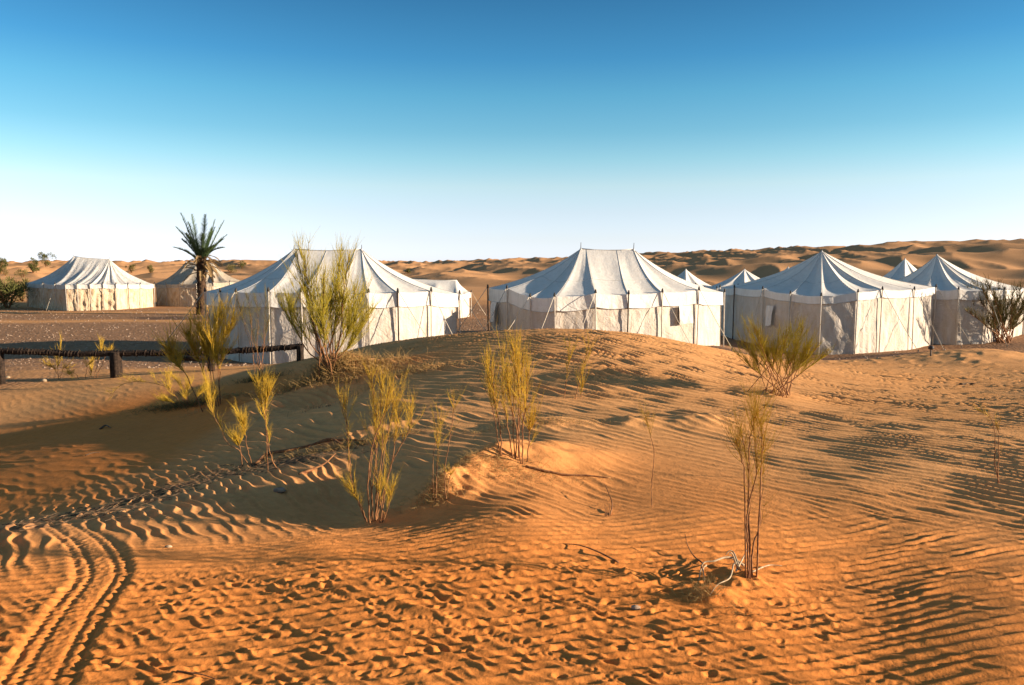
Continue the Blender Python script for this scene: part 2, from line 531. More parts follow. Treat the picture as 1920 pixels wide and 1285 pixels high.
def simple(name, c1, c2, scale=8, rough=.85, bump=.3, dist=.01, transl=0):
    m, t, b, o = mat(name)
    P = N(t, 'NewGeometry').outputs['Position']
    a = noise_n(t, scale, 4, .65, P)
    c = ramp(t, a, [(.35, c1), (.65, c2)])
    t.links.new(c, b.inputs['Base Color'])
    b.inputs['Roughness'].default_value = rough
    if bump:
        bp = N(t, 'Bump', Strength=bump, Distance=dist); t.links.new(noise_n(t, scale * 4, 3, .6, P), bp.inputs['Height']); t.links.new(bp.outputs[0], b.inputs['Normal'])
    if transl:
        tr = N(t, 'BsdfTranslucent'); t.links.new(c, tr.inputs[0])
        mx = N(t, 'MixShader'); mx.inputs[0].default_value = transl
        t.links.new(b.outputs[0], mx.inputs[1]); t.links.new(tr.outputs[0], mx.inputs[2]); t.links.new(mx.outputs[0], o.inputs[0])
    return m


M = {
    'sand': sand_material(),
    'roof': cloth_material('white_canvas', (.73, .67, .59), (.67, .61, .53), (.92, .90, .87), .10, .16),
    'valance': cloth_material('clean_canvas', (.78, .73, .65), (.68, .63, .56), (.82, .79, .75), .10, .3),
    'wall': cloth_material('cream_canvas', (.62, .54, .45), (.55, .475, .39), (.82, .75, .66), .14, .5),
    'roof_cream': cloth_material('cream_roof_canvas', (.60, .57, .52), (.48, .45, .41), (.78, .70, .60), .08),
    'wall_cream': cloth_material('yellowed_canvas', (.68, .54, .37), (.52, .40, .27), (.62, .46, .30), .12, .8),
    'roof_tan': cloth_material('tan_canvas', (.42, .35, .26), (.33, .27, .20), (.75, .65, .55), .06),
    'pole': simple('weathered_pole', (.42, .36, .29), (.58, .52, .44), 6, .7, .2),
    'dark_pole': simple('dark_pole', (.06, .045, .035), (.12, .09, .07), 6, .7, .2),
    'cap': simple('dark_cap', (.03, .027, .025), (.07, .06, .05), 20, .6, 0),
    'rope': simple('rope', (.40, .33, .24), (.56, .48, .37), 30, .9, 0),
    'seam': simple('seam_tape', (.40, .38, .35), (.52, .49, .45), 12, .9, 0),
    'opening': simple('opening_shade', (.12, .10, .085), (.18, .16, .14), 20, .9, 0),  # flat dark colour painted as the shade inside a window
    'stem': simple('broom_bark', (.11, .042, .018), (.30, .14, .055), 25, .85, .4, .003),
    'twig_y': simple('yellow_broom_twigs', (.46, .27, .020), (.72, .46, .05), 14, .7, 0, 0, .25),
    'twig_g': simple('green_broom_twigs', (.29, .22, .02), (.55, .42, .045), 9, .7, 0, 0, .25),
    'twig_d': simple('dull_broom_twigs', (.085, .07, .022), (.21, .165, .05), 9, .8, 0, 0, .15),
    'straw': simple('dry_straw', (.34, .19, .06), (.58, .36, .13), 18, .8, 0, 0, .2),
    'bleached': simple('bleached_root', (.24, .16, .09), (.46, .34, .21), 20, .8, .3, .004),
    'palm_trunk': simple('palm_bark', (.03, .018, .011), (.10, .055, .03), 7, .9, .8, .03),
    'palm_leaf': simple('palm_leaflets', (.035, .06, .024), (.085, .12, .045), 3, .6, 0, 0, .15),
    'palm_dry': simple('dry_palm_leaflets', (.20, .12, .05), (.38, .25, .11), 3, .85, 0, 0, .15),
    'brush': simple('dark_brushwood', (.012, .008, .006), (.045, .028, .018), 18, .95, .6, .01),
    'bush_far': simple('far_scrub', (.05, .055, .016), (.14, .13, .035), 2.0, .9, 0, 0, .1),
    'stone': simple('pale_stone', (.16, .10, .065), (.36, .25, .17), 12, .9, .4, .01),
    'litter': simple('dark_litter', (.05, .032, .02), (.16, .10, .055), 12, .95, 0),
}


# ------------------------------------------------------------------ object helpers
def obj(name, verts, faces, m, parent=None, smooth=True, loc=None):
    me = bpy.data.meshes.new(name)
    if isinstance(verts, np.ndarray):
        verts = verts.tolist()
    if loc is not None:
        verts = [(v[0] - loc[0], v[1] - loc[1], v[2] - loc[2]) for v in verts]
    me.from_pydata(verts, [], faces)
    me.materials.append(m)
    if smooth:
        me.shade_smooth()
    o = bpy.data.objects.new(name, me)
    C.objects.link(o)
    if parent is not None:
        o.parent = parent
    return o


def thing(name, label, cat, loc, group=None):
    o = bpy.data.objects.new(name, None)
    o.empty_display_size = .3
    C.objects.link(o)
    o.location = loc
    o['label'] = label; o['category'] = cat
    if group:
        o['group'] = group
    return o


class G:
    """a gathering of tubes and faces, linked as one mesh"""
    def __init__(self):
        self.v = []; self.f = []

    def tube(self, P, R, k=6, cap=True):
        P = [Vector(p) for p in P]
        base = len(self.v); n = len(P)
        if not hasattr(R, '__len__'):
            R = [R] * n
        t0 = (P[1] - P[0]).normalized()
        a = t0.orthogonal().normalized()
        for i in range(n):
            t = (P[min(i + 1, n - 1)] - P[max(i - 1, 0)])
            if t.length < 1e-9:
                t = t0
            t.normalize()
            a = (a - t * a.dot(t))
            a = a.normalized() if a.length > 1e-6 else t.orthogonal().normalized()
            b = t.cross(a)
            for j in range(k):
                an = 2 * math.pi * j / k
                self.v.append(tuple(P[i] + (a * math.cos(an) + b * math.sin(an)) * R[i]))
        for i in range(n - 1):
            for j in range(k):
                p = base + i * k; q = p + k; j2 = (j + 1) % k
                self.f.append((p + j, p + j2, q + j2, q + j))
        if cap:
            self.f.append(tuple(base + j for j in reversed(range(k))))
            self.f.append(tuple(base + (n - 1) * k + j for j in range(k)))
        return self

    def ball(self, c, r, sx=1, sy=1, sz=1, seg=8, rings=5, jit=0):
        base = len(self.v)
        for i in range(rings + 1):
            th = math.pi * i / rings
            for j in range(seg):
                a = 2 * math.pi * j / seg
                k = r * (1 + random.uniform(-jit, jit))
                self.v.append((c[0] + k * sx * math.sin(th) * math.cos(a), c[1] + k * sy * math.sin(th) * math.sin(a), c[2] + k * sz * math.cos(th)))
        for i in range(rings):
            for j in range(seg):
                p = base + i * seg; j2 = (j + 1) % seg
                self.f.append((p + j, p + seg + j, p + seg + j2, p + j2))
        return self

    def quad(self, a, b, c, d):
        n = len(self.v); self.v += [tuple(a), tuple(b), tuple(c), tuple(d)]; self.f.append((n, n + 1, n + 2, n + 3)); return self

    def tri(self, a, b, c):
        n = len(self.v); self.v += [tuple(a), tuple(b), tuple(c)]; self.f.append((n, n + 1, n + 2)); return self

    def build(self, name, m, parent=None, smooth=True):
        loc = parent.matrix_basis.translation if parent is not None else None
        if parent is not None and parent.parent is not None:
            loc = loc + parent.parent.matrix_basis.translation
        return obj(name, self.v, self.f, m, parent, smooth, loc)


# ------------------------------------------------------------------ ground
def build_ground():
    r = [1.3]
    while r[-1] < 2.6:
        r.append(r[-1] * 1.02)
    while r[-1] < 9:
        r.append(r[-1] * 1.0027)
    while r[-1] < 22:
        r.append(r[-1] * 1.0036)
    while r[-1] < 60:
        r.append(r[-1] * 1.009)
    while r[-1] < 900:
        r.append(r[-1] * 1.0125)
    while r[-1] < 4500:
        r.append(r[-1] * 1.05)
    r = np.array(r)
    ph = list(np.arange(-.655, .6551, .00125))
    st = .00125; a = ph[-1]; right = []
    while a < math.pi - .05:
        st = min(st * 1.18, .16); a += st; right.append(a)
    right = np.array([x for x in right if x < math.pi - .02])
    ph = np.concatenate([-right[::-1], ph, right])
    nr, npf = len(r), len(ph)
    RR, PP = np.meshgrid(r, ph, indexing='ij')
    x = (RR * np.sin(PP)).ravel(); y = (RR * np.cos(PP)).ravel()
    z = land(x, y)
    near = (RR.ravel() < 36) & (np.abs(PP.ravel()) < .9) & (y > .3)
    rp, px, py, foot, smo = ripples(x[near], y[near], z[near])
    edge = 1 - sstep(.72, .9, np.abs(PP.ravel()[near]))
    z[near] += rp * edge
    rr = RR.ravel()
    tone = np.zeros_like(z); grav = np.zeros_like(z); soil = np.zeros_like(z)
    tone[:] = 1 - sstep(3.6, 8.2, rr + .9 * noise(x / 2.3, y / 2.3))
    tone[rr > 9] = .0
    tone = np.maximum(tone, sstep(1.0, .62, z + .1 * noise(x / 1.5, y / 1.5)) * (1 - sstep(16.5, 19, rr)) * (x < 2))  # sand colour reddened in the hollow, painting warm brown into its shade
    # gravel: the plain beyond the dune
    low = 1 - sstep(.15, .42, z + .12 * noise(x / 1.2, y / 1.2))
    beyond = sstep(19.5, 23, rr + 1.2 * noise(x / 3, y / 3))
    grav[:] = low * beyond * (1 - sstep(56, 78, rr + 6 * noise(x / 9, y / 9)))
    berm = np.exp(-((y - 44 - .8 * noise(x / 6, 1)) / 1.3) ** 2) + np.exp(-((y - 52) / 1.2) ** 2)
    grav *= 1 - .8 * berm * (x < -5)
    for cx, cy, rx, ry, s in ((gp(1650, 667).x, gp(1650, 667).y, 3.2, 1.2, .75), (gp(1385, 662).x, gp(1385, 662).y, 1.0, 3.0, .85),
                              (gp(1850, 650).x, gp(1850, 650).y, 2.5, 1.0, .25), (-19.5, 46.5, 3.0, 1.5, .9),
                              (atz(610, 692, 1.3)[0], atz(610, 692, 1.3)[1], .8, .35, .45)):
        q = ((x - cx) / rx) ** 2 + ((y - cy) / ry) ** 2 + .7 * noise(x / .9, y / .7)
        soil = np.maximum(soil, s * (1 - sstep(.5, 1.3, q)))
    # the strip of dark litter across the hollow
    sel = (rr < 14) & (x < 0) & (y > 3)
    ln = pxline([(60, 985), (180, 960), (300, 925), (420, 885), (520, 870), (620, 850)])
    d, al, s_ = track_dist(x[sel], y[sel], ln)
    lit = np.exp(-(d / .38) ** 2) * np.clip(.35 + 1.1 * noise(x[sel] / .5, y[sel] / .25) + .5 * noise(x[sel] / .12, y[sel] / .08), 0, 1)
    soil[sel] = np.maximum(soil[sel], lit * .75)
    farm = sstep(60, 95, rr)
    v = np.stack([x, y, z], 1)
    idx = np.arange(nr * npf).reshape(nr, npf)
    a = idx[:-1, :-1].ravel(); b = idx[:-1, 1:].ravel(); c = idx[1:, 1:].ravel(); d = idx[1:, :-1].ravel()
    quads = np.stack([a, d, c, b], 1)
    wrap = np.stack([idx[:-1, -1], idx[1:, -1], idx[1:, 0], idx[:-1, 0]], 1)
    quads = np.concatenate([quads, wrap])
    centre = len(v)
    v = np.concatenate([v, [[0, 0, 1.28]]])
    tris = np.stack([np.roll(idx[0], -1), np.full(npf, centre), idx[0]], 1)[:, ::-1]
    me = bpy.data.meshes.new('ground')
    nq, ntri = len(quads), len(tris)
    me.vertices.add(len(v)); me.vertices.foreach_set('co', v.astype(np.float32).ravel())
    me.loops.add(nq * 4 + ntri * 3)
    me.loops.foreach_set('vertex_index', np.concatenate([quads.ravel(), tris.ravel()]).astype(np.int32))
    me.polygons.add(nq + ntri)
    me.polygons.foreach_set('loop_start', np.concatenate([np.arange(nq) * 4, nq * 4 + np.arange(ntri) * 3]).astype(np.int32))
    me.update(calc_edges=True)
    me.validate()
    me.shade_smooth()
    for nm, arr in (('tone', tone), ('gravel', grav), ('soil', soil), ('far', farm)):
        at = me.attributes.new(nm, 'FLOAT', 'POINT')
        at.data.foreach_set('value', np.append(arr, 0).astype(np.float32))
    me.materials.append(M['sand'])
    o = bpy.data.objects.new('ground', me)
    C.objects.link(o)
    o['kind'] = 'structure'
    if me.polygons[0].normal.z < 0 or me.polygons[nq // 2].normal.z < 0:
        me.flip_normals()
    return o


build_ground()


# ------------------------------------------------------------------ tents
def grid_faces(nu, nv, base=0):
    return [(base + i * nv + j, base + (i + 1) * nv + j, base + (i + 1) * nv + j + 1, base + i * nv + j + 1) for i in range(nu - 1) for j in range(nv - 1)]


def make_tent(label, eaves, ridge, valance=.42, inset=.05, group='canvas tents of the desert camp', mats=('roof', 'valance', 'wall'), seed=0, tips=.35, curve=.5,
              sag=.05, crease=.10, guys=(), dark=(), flaps=(), detail=1.0, ground=None, seams=True, ropeout=1.5, sh=.45, fold=1.0, nopole=()):
    """eaves: closed ring of pole heads in world space; ridge: one or two points"""
    rs = random.Random(seed)
    E = [Vector(e) for e in eaves]; R = [Vector(q) for q in ridge]
    n = len(E)
    cen = sum(E, Vector()) / n
    gz = ground if ground is not None else H(cen.x, cen.y)
    root = thing('tent', label, 'tent', (cen.x, cen.y, gz), group)
    # counter-clockwise order
    area = sum(E[i].x * E[(i + 1) % n].y - E[(i + 1) % n].x * E[i].y for i in range(n))
    order = list(range(n)) if area > 0 else list(range(n))[::-1]
    idm = {k: i for i, k in enumerate(order)}
    E = [E[k] for k in order]

    def attach(p):
        if len(R) == 1:
            return R[0].copy()
        a, b = R; d = b - a
        t = ((p.x - a.x) * d.x + (p.y - a.y) * d.y) / (d.x ** 2 + d.y ** 2)
        t = min(1, max(0, t))
        return a + d * t - Vector((0, 0, .05 * 4 * t * (1 - t)))

    K = int(14 * detail); S = int(18 * detail)
    rv = []
    ring_out = []
    def surf(i, u, s):
        a, b = E[i % n], E[(i + 1) % n]
        e = a.lerp(b, u)
        inn = Vector((cen.x - e.x, cen.y - e.y, 0)); inn.normalize()
        sg = 4 * u * (1 - u)
        e = e + inn * (.06 * sg) - Vector((0, 0, sag * sg))
        q = attach(e) if len(R) == 1 else attach(a).lerp(attach(b), u)
        p = e.lerp(q, s)
        g = curve * s + (1 - curve) * s ** 2.3
        p.z = e.z + (q.z - e.z) * g
        hump = (abs(math.sin(math.pi * u)) ** .8)
        p.z -= crease * hump * math.sin(math.pi * min(1, s * .98 + .02)) ** 1.2 * (b - a).length / 1.8
        t = (i + u)
        f1 = (ns(t * 3.1 + seed * 7, s * 1.3 + seed)) ; f2 = (ns(t * 7.7 + seed * 3, s * 1.9 + 5)); f3 = (ns(t * 1.3 + seed, s * 5 + 3))
        am = (1 - s) ** .6 * (s + .03) ** .35
        p.z += (.055 * f1 + .026 * f2 + .02 * f3) * am * fold
        return p

    cols = []
    for i in range(n):
        for k in range(K):
            cols.append([surf(i, k / K, j / S) for j in range(S + 1)])
    cols.append(cols[0])
    rv = [tuple(p) for c in cols for p in c]
    o = obj('roof', rv, grid_faces(len(cols), S + 1), M[mats[0]], root, True, root.location)
    # valance, hanging from the eave a little outside the wall
    vv = []; rows = 6
    for ci, c in enumerate(cols):
        e = c[0]; t = (ci % (n * K)) / K
        inn = Vector((cen.x - e.x, cen.y - e.y, 0)).normalized()
        for j in range(rows + 1):
            s = j / rows
            wv = .022 * (ns(t * 5 + seed, 2.0)) * s + .012 * (ns(t * 13 + seed, 5)) * s
            p = e - inn * (.015 * s + wv + .006)
            p.z = e.z - valance * s * (1 + .05 * (ns(t * 1.1 + seed * 2, 1))) - (.02 if False else 0)
            vv.append(tuple(p))
    obj('valance', vv, grid_faces(len(cols), rows + 1), M[mats[1]], root, True, root.location)
    # hem line at the foot of the valance
    hem = G()
    hem.tube([Vector(vv[i * (rows + 1) + rows]) for i in range(0, len(cols), 2)] , .013, 4, False)
    hem.build('hem', M['seam'], root)
    # wall panels between the poles
    cp = Vector((cen.x, cen.y, 0))
    for i in range(n):
        a, b = E[i], E[(i + 1) % n]
        L = (b - a).length
        nu = max(8, int(L * 11 * detail)); nv = int(16 * detail)
        d = (b - a); d.z = 0; d.normalize()
        out = Vector((d.y, -d.x, 0))
        if out.dot(a - cen) < 0:
            out = -out
        sl = rs.choice((-1, 1)) * rs.uniform(.6, 1.3); k1 = rs.uniform(0, 50); style = rs.random()
        pv = []
        ga = H(a.x, a.y) if ground is None else ground; gb = H(b.x, b.y) if ground is None else ground
        for iu in range(nu + 1):
            u = iu / nu
            for iv in range(nv + 1):
                v = iv / nv
                p = a.lerp(b, u)
                g = ga + (gb - ga) * u - .04
                zt = p.z - .06 - sag * 4 * u * (1 - u)
                z = zt + (g - .03 - zt) * v
                X = u * L; Z = v * 1.8
                f = .055 * (ns((X * .9 + sl * Z) * 2.2 + k1, (Z - sl * X) * .45)) + .03 * (ns((X - sl * Z * .8) * 4.6 + k1, Z * .7 + X * .2))
                f += .018 * (ns(X * 9 + k1, Z * .8))
                f -= .02 * math.sin(math.pi * u)
                if style < .3:
                    f += .035 * math.sin(X * 16 + 2 * (ns(X * 2, k1))) * v ** .7
                pin = min(1, 6 * u, 6 * (1 - u)) * min(1, .25 + 4 * v)
                p = p - out * (inset + .01) + out * (f * pin * fold)
                p = Vector((p.x, p.y, z))
                pv.append(tuple(p))
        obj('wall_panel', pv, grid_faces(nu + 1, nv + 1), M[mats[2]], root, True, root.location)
    # poles at the joints with dark heads
    for i in range(n):
        if order[i] in nopole:
            continue
        e = E[i]
        outv = Vector((e.x - cen.x, e.y - cen.y, 0)).normalized()
        g = H(e.x, e.y) if ground is None else ground
        isd = order[i] in dark
        lean = Vector((rs.uniform(-.03, .03), rs.uniform(-.03, .03), 0))
        pb = G().tube([Vector((e.x, e.y, g - .1)) + outv * .035 + lean, Vector((e.x, e.y, e.z - .02)) + outv * .05, Vector((e.x, e.y, e.z + .05)) + outv * .05], .022 if not isd else .026, 7)
        po = pb.build('pole', M['dark_pole' if isd else 'pole'], root)
        G().tube([Vector((e.x, e.y, e.z + .0)) + outv * .05, Vector((e.x, e.y, e.z + .07)) + outv * .05, Vector((e.x, e.y, e.z + .13)) + outv * .05], [.042, .036, .018], 7).build('pole_head', M['cap'], po)
        if order[i] in guys:
            s0 = Vector((e.x, e.y, e.z + .04)) + outv * .06
            ang = rs.uniform(-.5, .5)
            ov = Vector((outv.x * math.cos(ang) - outv.y * math.sin(ang), outv.x * math.sin(ang) + outv.y * math.cos(ang), 0))
            e2 = Vector((e.x, e.y, 0)) + ov * (ropeout * rs.uniform(.8, 1.15))
            e2.z = (H(e2.x, e2.y) if ground is None else ground) + .05
            mid = s0.lerp(e2, .5) - Vector((0, 0, .04))
            G().tube([s0, mid, e2], .011, 5).build('guy_rope', M['rope'], root)
            G().tube([e2 + Vector((0, 0, .06)) + ov * .03, e2 - Vector((0, 0, .2)) - ov * .05], [.02, .012], 6).build('peg', M['dark_pole'], root)
    # ridge tips
    for q in R:
        if tips:
            G().tube([q - Vector((0, 0, .08)), q + Vector((0, 0, .02))], [.075, .03], 8).build('ridge_cap', M['seam'], root)
            G().tube([q, q + Vector((rs.uniform(-.02, .02), 0, tips))], [.014, .009], 6).build('ridge_spike', M['dark_pole'], root)
    if len(R) == 2:
        a, b = R
        G().tube([a.lerp(b, t) + Vector((0, 0, .008 - .05 * 4 * t * (1 - t))) for t in (0, .25, .5, .75, 1)], .022, 6).build('ridge_rope', M['seam'], root)
    if seams:
        for i in range(n):
            G().tube([surf(i, 0, j / S) + Vector((0, 0, .006)) for j in range(S + 1)], .006, 4, False).build('seam', M['seam'], root)
        G().tube([surf(i, k / 6, sh) + Vector((0, 0, .004)) for i in range(n) for k in range(6)] + [surf(0, 0, sh)], .006, 4, False).build('seam', M['seam'], root)
    # window flaps hung on a wall: (eave index, along, width, height, drop)
    for (k, u, fw, fh, dr) in flaps:
        i = idm[k] if area > 0 else (idm[k] - 1) % n
        a, b = E[i], E[(i + 1) % n]
        if area <= 0:
            u = 1 - u
        d = (b - a); d.z = 0; d.normalize(); out = Vector((d.y, -d.x, 0))
        if out.dot(a - cen) < 0:
            out = -out
        p = a.lerp(b, u) - Vector((0, 0, dr))
        hw = d * (fw / 2)
        w0 = out * .07; w1 = out * .15
        top0, top1 = p - hw + w0, p + hw + w0
        bt0, bt1 = p - hw * .9 + w1 - Vector((0, 0, fh)), p + hw + w1 * 1.4 - Vector((0, 0, fh * .94))
        g = G(); nn = 6
        for ii in range(nn + 1):
            for jj in range(nn + 1):
                pt = (top0.lerp(top1, ii / nn)).lerp(bt0.lerp(bt1, ii / nn), jj / nn) + out * .02 * math.sin(ii * 1.9 + jj)
                g.v.append(tuple(pt))
        g.f = grid_faces(nn + 1, nn + 1)
        g.build('window_flap', M[mats[1]], root)
        q0 = p - hw * 1.10 + out * .045; q1 = p - hw * .85 + out * .045
        G().quad(q0, q1, q1 - Vector((0, 0, fh * 1.02)), q0 - Vector((0, 0, fh * 1.02))).build('opening_shade_strip', M['opening'], root, False)  # dark strip laid on the wall as the shade of an opening
    return root


def ring(front, ridge, back_scale=1.0):
    """front: (px, py, distance) left to right. The back is the front turned half round the ridge's middle."""
    f = [atd(*p) for p in front]
    c = sum((atd(*r) for r in ridge), Vector()) / len(ridge)
    zs = [p.z for p in f]
    back = []
    for p in f[1:-1]:
        q = Vector((2 * c.x - p.x, 2 * c.y - p.y, p.z))
        back.append(q)
    return f + back, [atd(*r) for r in ridge]


# left centre tent
e, r_ = ring([(387, 547, 27.82), (416, 548, 25.94), (445, 548, 24.82), (505, 547, 24.06), (565, 548, 24.06), (628, 549, 24.16), (690, 549, 24.35), (744, 548, 24.72), (806, 546, 25.57), (859, 551, 27.07)],
             [(551, 468, 27.45), (678, 468, 27.45)])
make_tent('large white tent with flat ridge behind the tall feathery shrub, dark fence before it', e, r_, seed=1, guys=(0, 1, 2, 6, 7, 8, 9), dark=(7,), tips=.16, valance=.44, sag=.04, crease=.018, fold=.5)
# middle tent
e, r_ = ring([(917, 540, 29.52), (953, 541.5, 27.82), (996, 557, 26.51), (1041, 556.5, 25.94), (1117, 550, 26.13), (1178, 551.6, 26.51), (1240, 548, 27.07), (1308, 544, 27.82), (1356, 548, 29.14)],
             [(1089, 467, 29.52), (1188, 468, 29.52)])
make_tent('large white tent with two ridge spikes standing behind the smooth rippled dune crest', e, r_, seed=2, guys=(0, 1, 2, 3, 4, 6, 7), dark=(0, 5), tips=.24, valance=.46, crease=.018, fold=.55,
          flaps=((6, .62, .55, .62, .52), (0, .35, .5, .75, .5)))
# right tent
e, r_ = ring([(1352, 539, 37.52), (1379, 539.5, 35.39), (1432, 542.5, 33.15), (1483, 551, 31.81), (1540, 555, 30.69), (1608, 548, 30.58), (1653, 543, 31.25), (1712, 543, 32.48), (1753, 538.5, 34.27)],
             [(1541, 471, 34.72)])
make_tent('white pointed tent with sunlit end and pale poles, standing behind the green fan-shaped shrub', e, r_, seed=3, guys=(2, 3, 6, 7, 8), dark=(1,), tips=.12, valance=.30, crease=.08,
          flaps=((2, .30, .38, .85, .62),), curve=.42, fold=.85)
# far right tent
e, r_ = ring([(1640, 541, 39.76), (1675, 543, 36.51), (1735, 543, 34.72), (1797, 543, 34.05), (1850, 544, 34.05), (1882, 543, 34.94), (1925, 541, 37.63)], [(1757, 478, 37.63)])
make_tent('white pointed tent at the right edge partly behind the dark spreading bush', e, r_, seed=4, guys=(3, 4), tips=.14, valance=.40, crease=.09, curve=.42)
# small peaks behind
e, r_ = ring([(1618, 541, 50), (1650, 541, 47), (1697, 541, 46), (1745, 541, 47), (1775, 541, 50)], [(1697, 485, 50)])
make_tent('bluish white tent peak showing behind the roof of the far right tent', e, r_, seed=5, tips=.12, valance=.4, detail=.7, curve=.72, seams=False)
e, r_ = ring([(1232, 541, 52), (1250, 542, 50), (1286, 542, 49), (1322, 542, 50), (1345, 541, 52)], [(1286, 505, 52.5)])
make_tent('small white peaked tent in the gap right of the two-spiked tent roof', e, r_, seed=6, tips=.1, valance=.4, detail=.7, curve=.72, seams=False)
e, r_ = ring([(1322, 541, 45), (1345, 541, 43.5), (1396, 541, 43), (1440, 541, 43.5), (1470, 541, 45)], [(1396, 505, 46)])
make_tent('small white pointed tent peak just left of the large right tent roof', e, r_, seed=7, tips=.12, valance=.4, detail=.7, curve=.72, seams=False)
e, r_ = ring([(1415, 538, 50), (1440, 538, 49), (1478, 538, 48.5), (1515, 538, 49), (1540, 538, 50)], [(1478, 501, 51)])
make_tent('tent top barely rising over the left roof slope of the large right tent', e, r_, seed=8, tips=.1, valance=.4, detail=.7, curve=.72, seams=False)
# small tent behind the left centre tent
e, r_ = ring([(738, 548, 49), (765, 550, 47), (812, 553, 45.5), (861, 553, 46), (882, 548, 48)], [(770, 523, 48.5), (857, 526, 48.5)])
make_tent('small low white tent seen past the right end of the left centre tent', e, r_, seed=9, tips=0, valance=.3, detail=.7, mats=('roof', 'valance', 'wall'), guys=(3, 4), ropeout=1.2, seams=False)
# the two tents at the left
e, r_ = ring([(50, 531, 59), (82, 532, 56), (104, 533, 54.8), (123, 534, 54), (145, 533, 54.2), (169, 533, 54.5), (193, 532, 54.9), (217, 533, 55.3), (239, 533, 56.6), (262, 533, 57.6), (288, 533, 59.5)], [(138, 481, 58.5), (205, 486, 58.8)])
make_tent('sunlit cream tent with sloping ridge at far left, first from the left edge', e, r_, seed=10, mats=('roof_cream', 'roof_cream', 'wall_cream'), tips=.15, valance=.28, fold=1.9, crease=.13, detail=.9, guys=(1, 2), ropeout=1.2,
          dark=(8,), seams=False)
e, r_ = ring([(291, 532, 63), (312, 533, 61), (337, 532, 59.6), (368, 532, 59.5), (400, 530, 60), (430, 529, 61), (456, 528, 63)], [(349, 491, 63), (399, 494, 63)])
make_tent('brown roofed tent with lit cream walls standing behind the palm tree', e, r_, seed=11, mats=('roof_tan', 'roof_tan', 'wall_cream'), tips=.12, valance=.25, fold=1.6, crease=.16, detail=.9, guys=(0, 1), ropeout=1.2, dark=(2,), seams=False)


# ------------------------------------------------------------------ palm
def palm():
    b = atz(377, 590, 0.0); b = Vector((b[0], b[1], H(b[0], b[1]) - .05))
    root = thing('palm_tree', 'short date palm with upright fronds and a shaggy dark trunk', 'palm tree', b)
    top = b + Vector((.16, 0, 3.55))
    g = G(); P = []; R = []
    for i in range(15):
        t = i / 14
        P.append(b.lerp(top, t) + Vector((.05 * math.sin(t * 5), 0, 0))); R.append(.30 - .06 * t + .02 * math.sin(i * 2.1))
    g.tube(P, R, 14)
    tr = g.build('trunk', M['palm_trunk'], root)
    g = G()
    for i in range(210):
        t = random.random() ** .9; a = random.random() * 6.28
        c = b.lerp(top, t) + Vector((math.cos(a), math.sin(a), 0)) * .25
        o = Vector((math.cos(a), math.sin(a), 0)); s = Vector((-math.sin(a), math.cos(a), 0))
        L = random.uniform(.10, .24)
        tip = c + o * (.07 + .12 * random.random()) + Vector((0, 0, L))
        g.tri(c - s * .07, c + s * .07, tip); g.tri(c + s * .07, c - s * .07 + Vector((0, 0, -.05)), tip)
    o = g.build('leaf_base', M['palm_trunk'], tr, False); o['kind'] = 'stuff'

    def frond(a, el, L, droop, m, name, lw=.32, low=0.0):
        g = G(); pts = []
        d = Vector((math.cos(a) * math.cos(el), math.sin(a) * math.cos(el), math.sin(el)))
        p = top + Vector((math.cos(a) * .12, math.sin(a) * .12, random.uniform(-.25, .1) + low)); n = 16
        for i in range(n + 1):
            pts.append(p.copy())
            d = (d + Vector((0, 0, -droop / n)) ).normalized()
            p = p + d * (L / n)
        g.tube(pts, [.026 * (1 - .8 * i / n) + .004 for i in range(n + 1)], 4, False)
        for i in range(3, n * 3):
            t = i / (n * 3)
            k = min(n - 1, int(t * n)); f = t * n - k
            q = pts[k].lerp(pts[k + 1], f); ax = (pts[k + 1] - pts[k]).normalized()
            sd_ = ax.cross(Vector((0, 0, 1)))
            sd_ = sd_.normalized() if sd_.length > .05 else Vector((1, 0, 0))
            up = sd_.cross(ax)
            ll = lw * (math.sin(math.pi * min(1, t * .8 + .15)) ** .6) * random.uniform(.8, 1.15)
            for sg in (-1, 1):
                v = (ax * random.uniform(.6, .9) + sd_ * sg * .8 + up * random.uniform(.0, .5)).normalized()
                tip = q + v * ll; wd = ax * .03
                g.tri(q - wd, q + wd, tip); 
                g.tri(q + up * .012, q - up * .012, tip)
        return g.build(name, m, root, False)
    fr = [(3.1, 1.22, 3.0, .15), (1.4, 1.40, 2.95, .1), (.1, 1.12, 3.0, .1), (3.2, 1.05, 2.4, .35), (2.8, 1.40, 2.8, .1), (0.3, 1.02, 2.1, .5), (-.1, .85, 1.6, .9), (3.0, 1.0, 1.9, .5),
          (3.4, .9, 1.5, .8), (.2, 1.30, 2.6, .15), (3.0, 1.32, 2.5, .2), (1.0, .95, 2.1, .5), (2.2, .95, 2.1, .5), (4.4, 1.1, 2.2, .4), (5.2, 1.0, 2.1, .5), (4.0, .8, 1.9, .7), (5.7, .95, 1.6, .6), (1.6, .8, 1.7, .7), (0.0, 1.3, 2.1, .2),
          (2.9, 1.1, 1.9, .3), (.8, 1.25, 2.3, .3), (5.9, 1.2, 2.0, .3), (3.9, 1.25, 2.0, .2)]
    for a, el, L, dr in fr:
        frond(a + random.uniform(-.1, .1), el, L * random.uniform(.93, 1.05), dr, M['palm_leaf'], 'frond', .40)
    for i in range(34):
        a = random.random() * 6.28
        frond(a, random.uniform(.1, 1.1), random.uniform(.8, 1.5), random.uniform(1.2, 2.8), M['palm_dry'], 'dead_frond', .2, random.uniform(-1.0, .1))


palm()


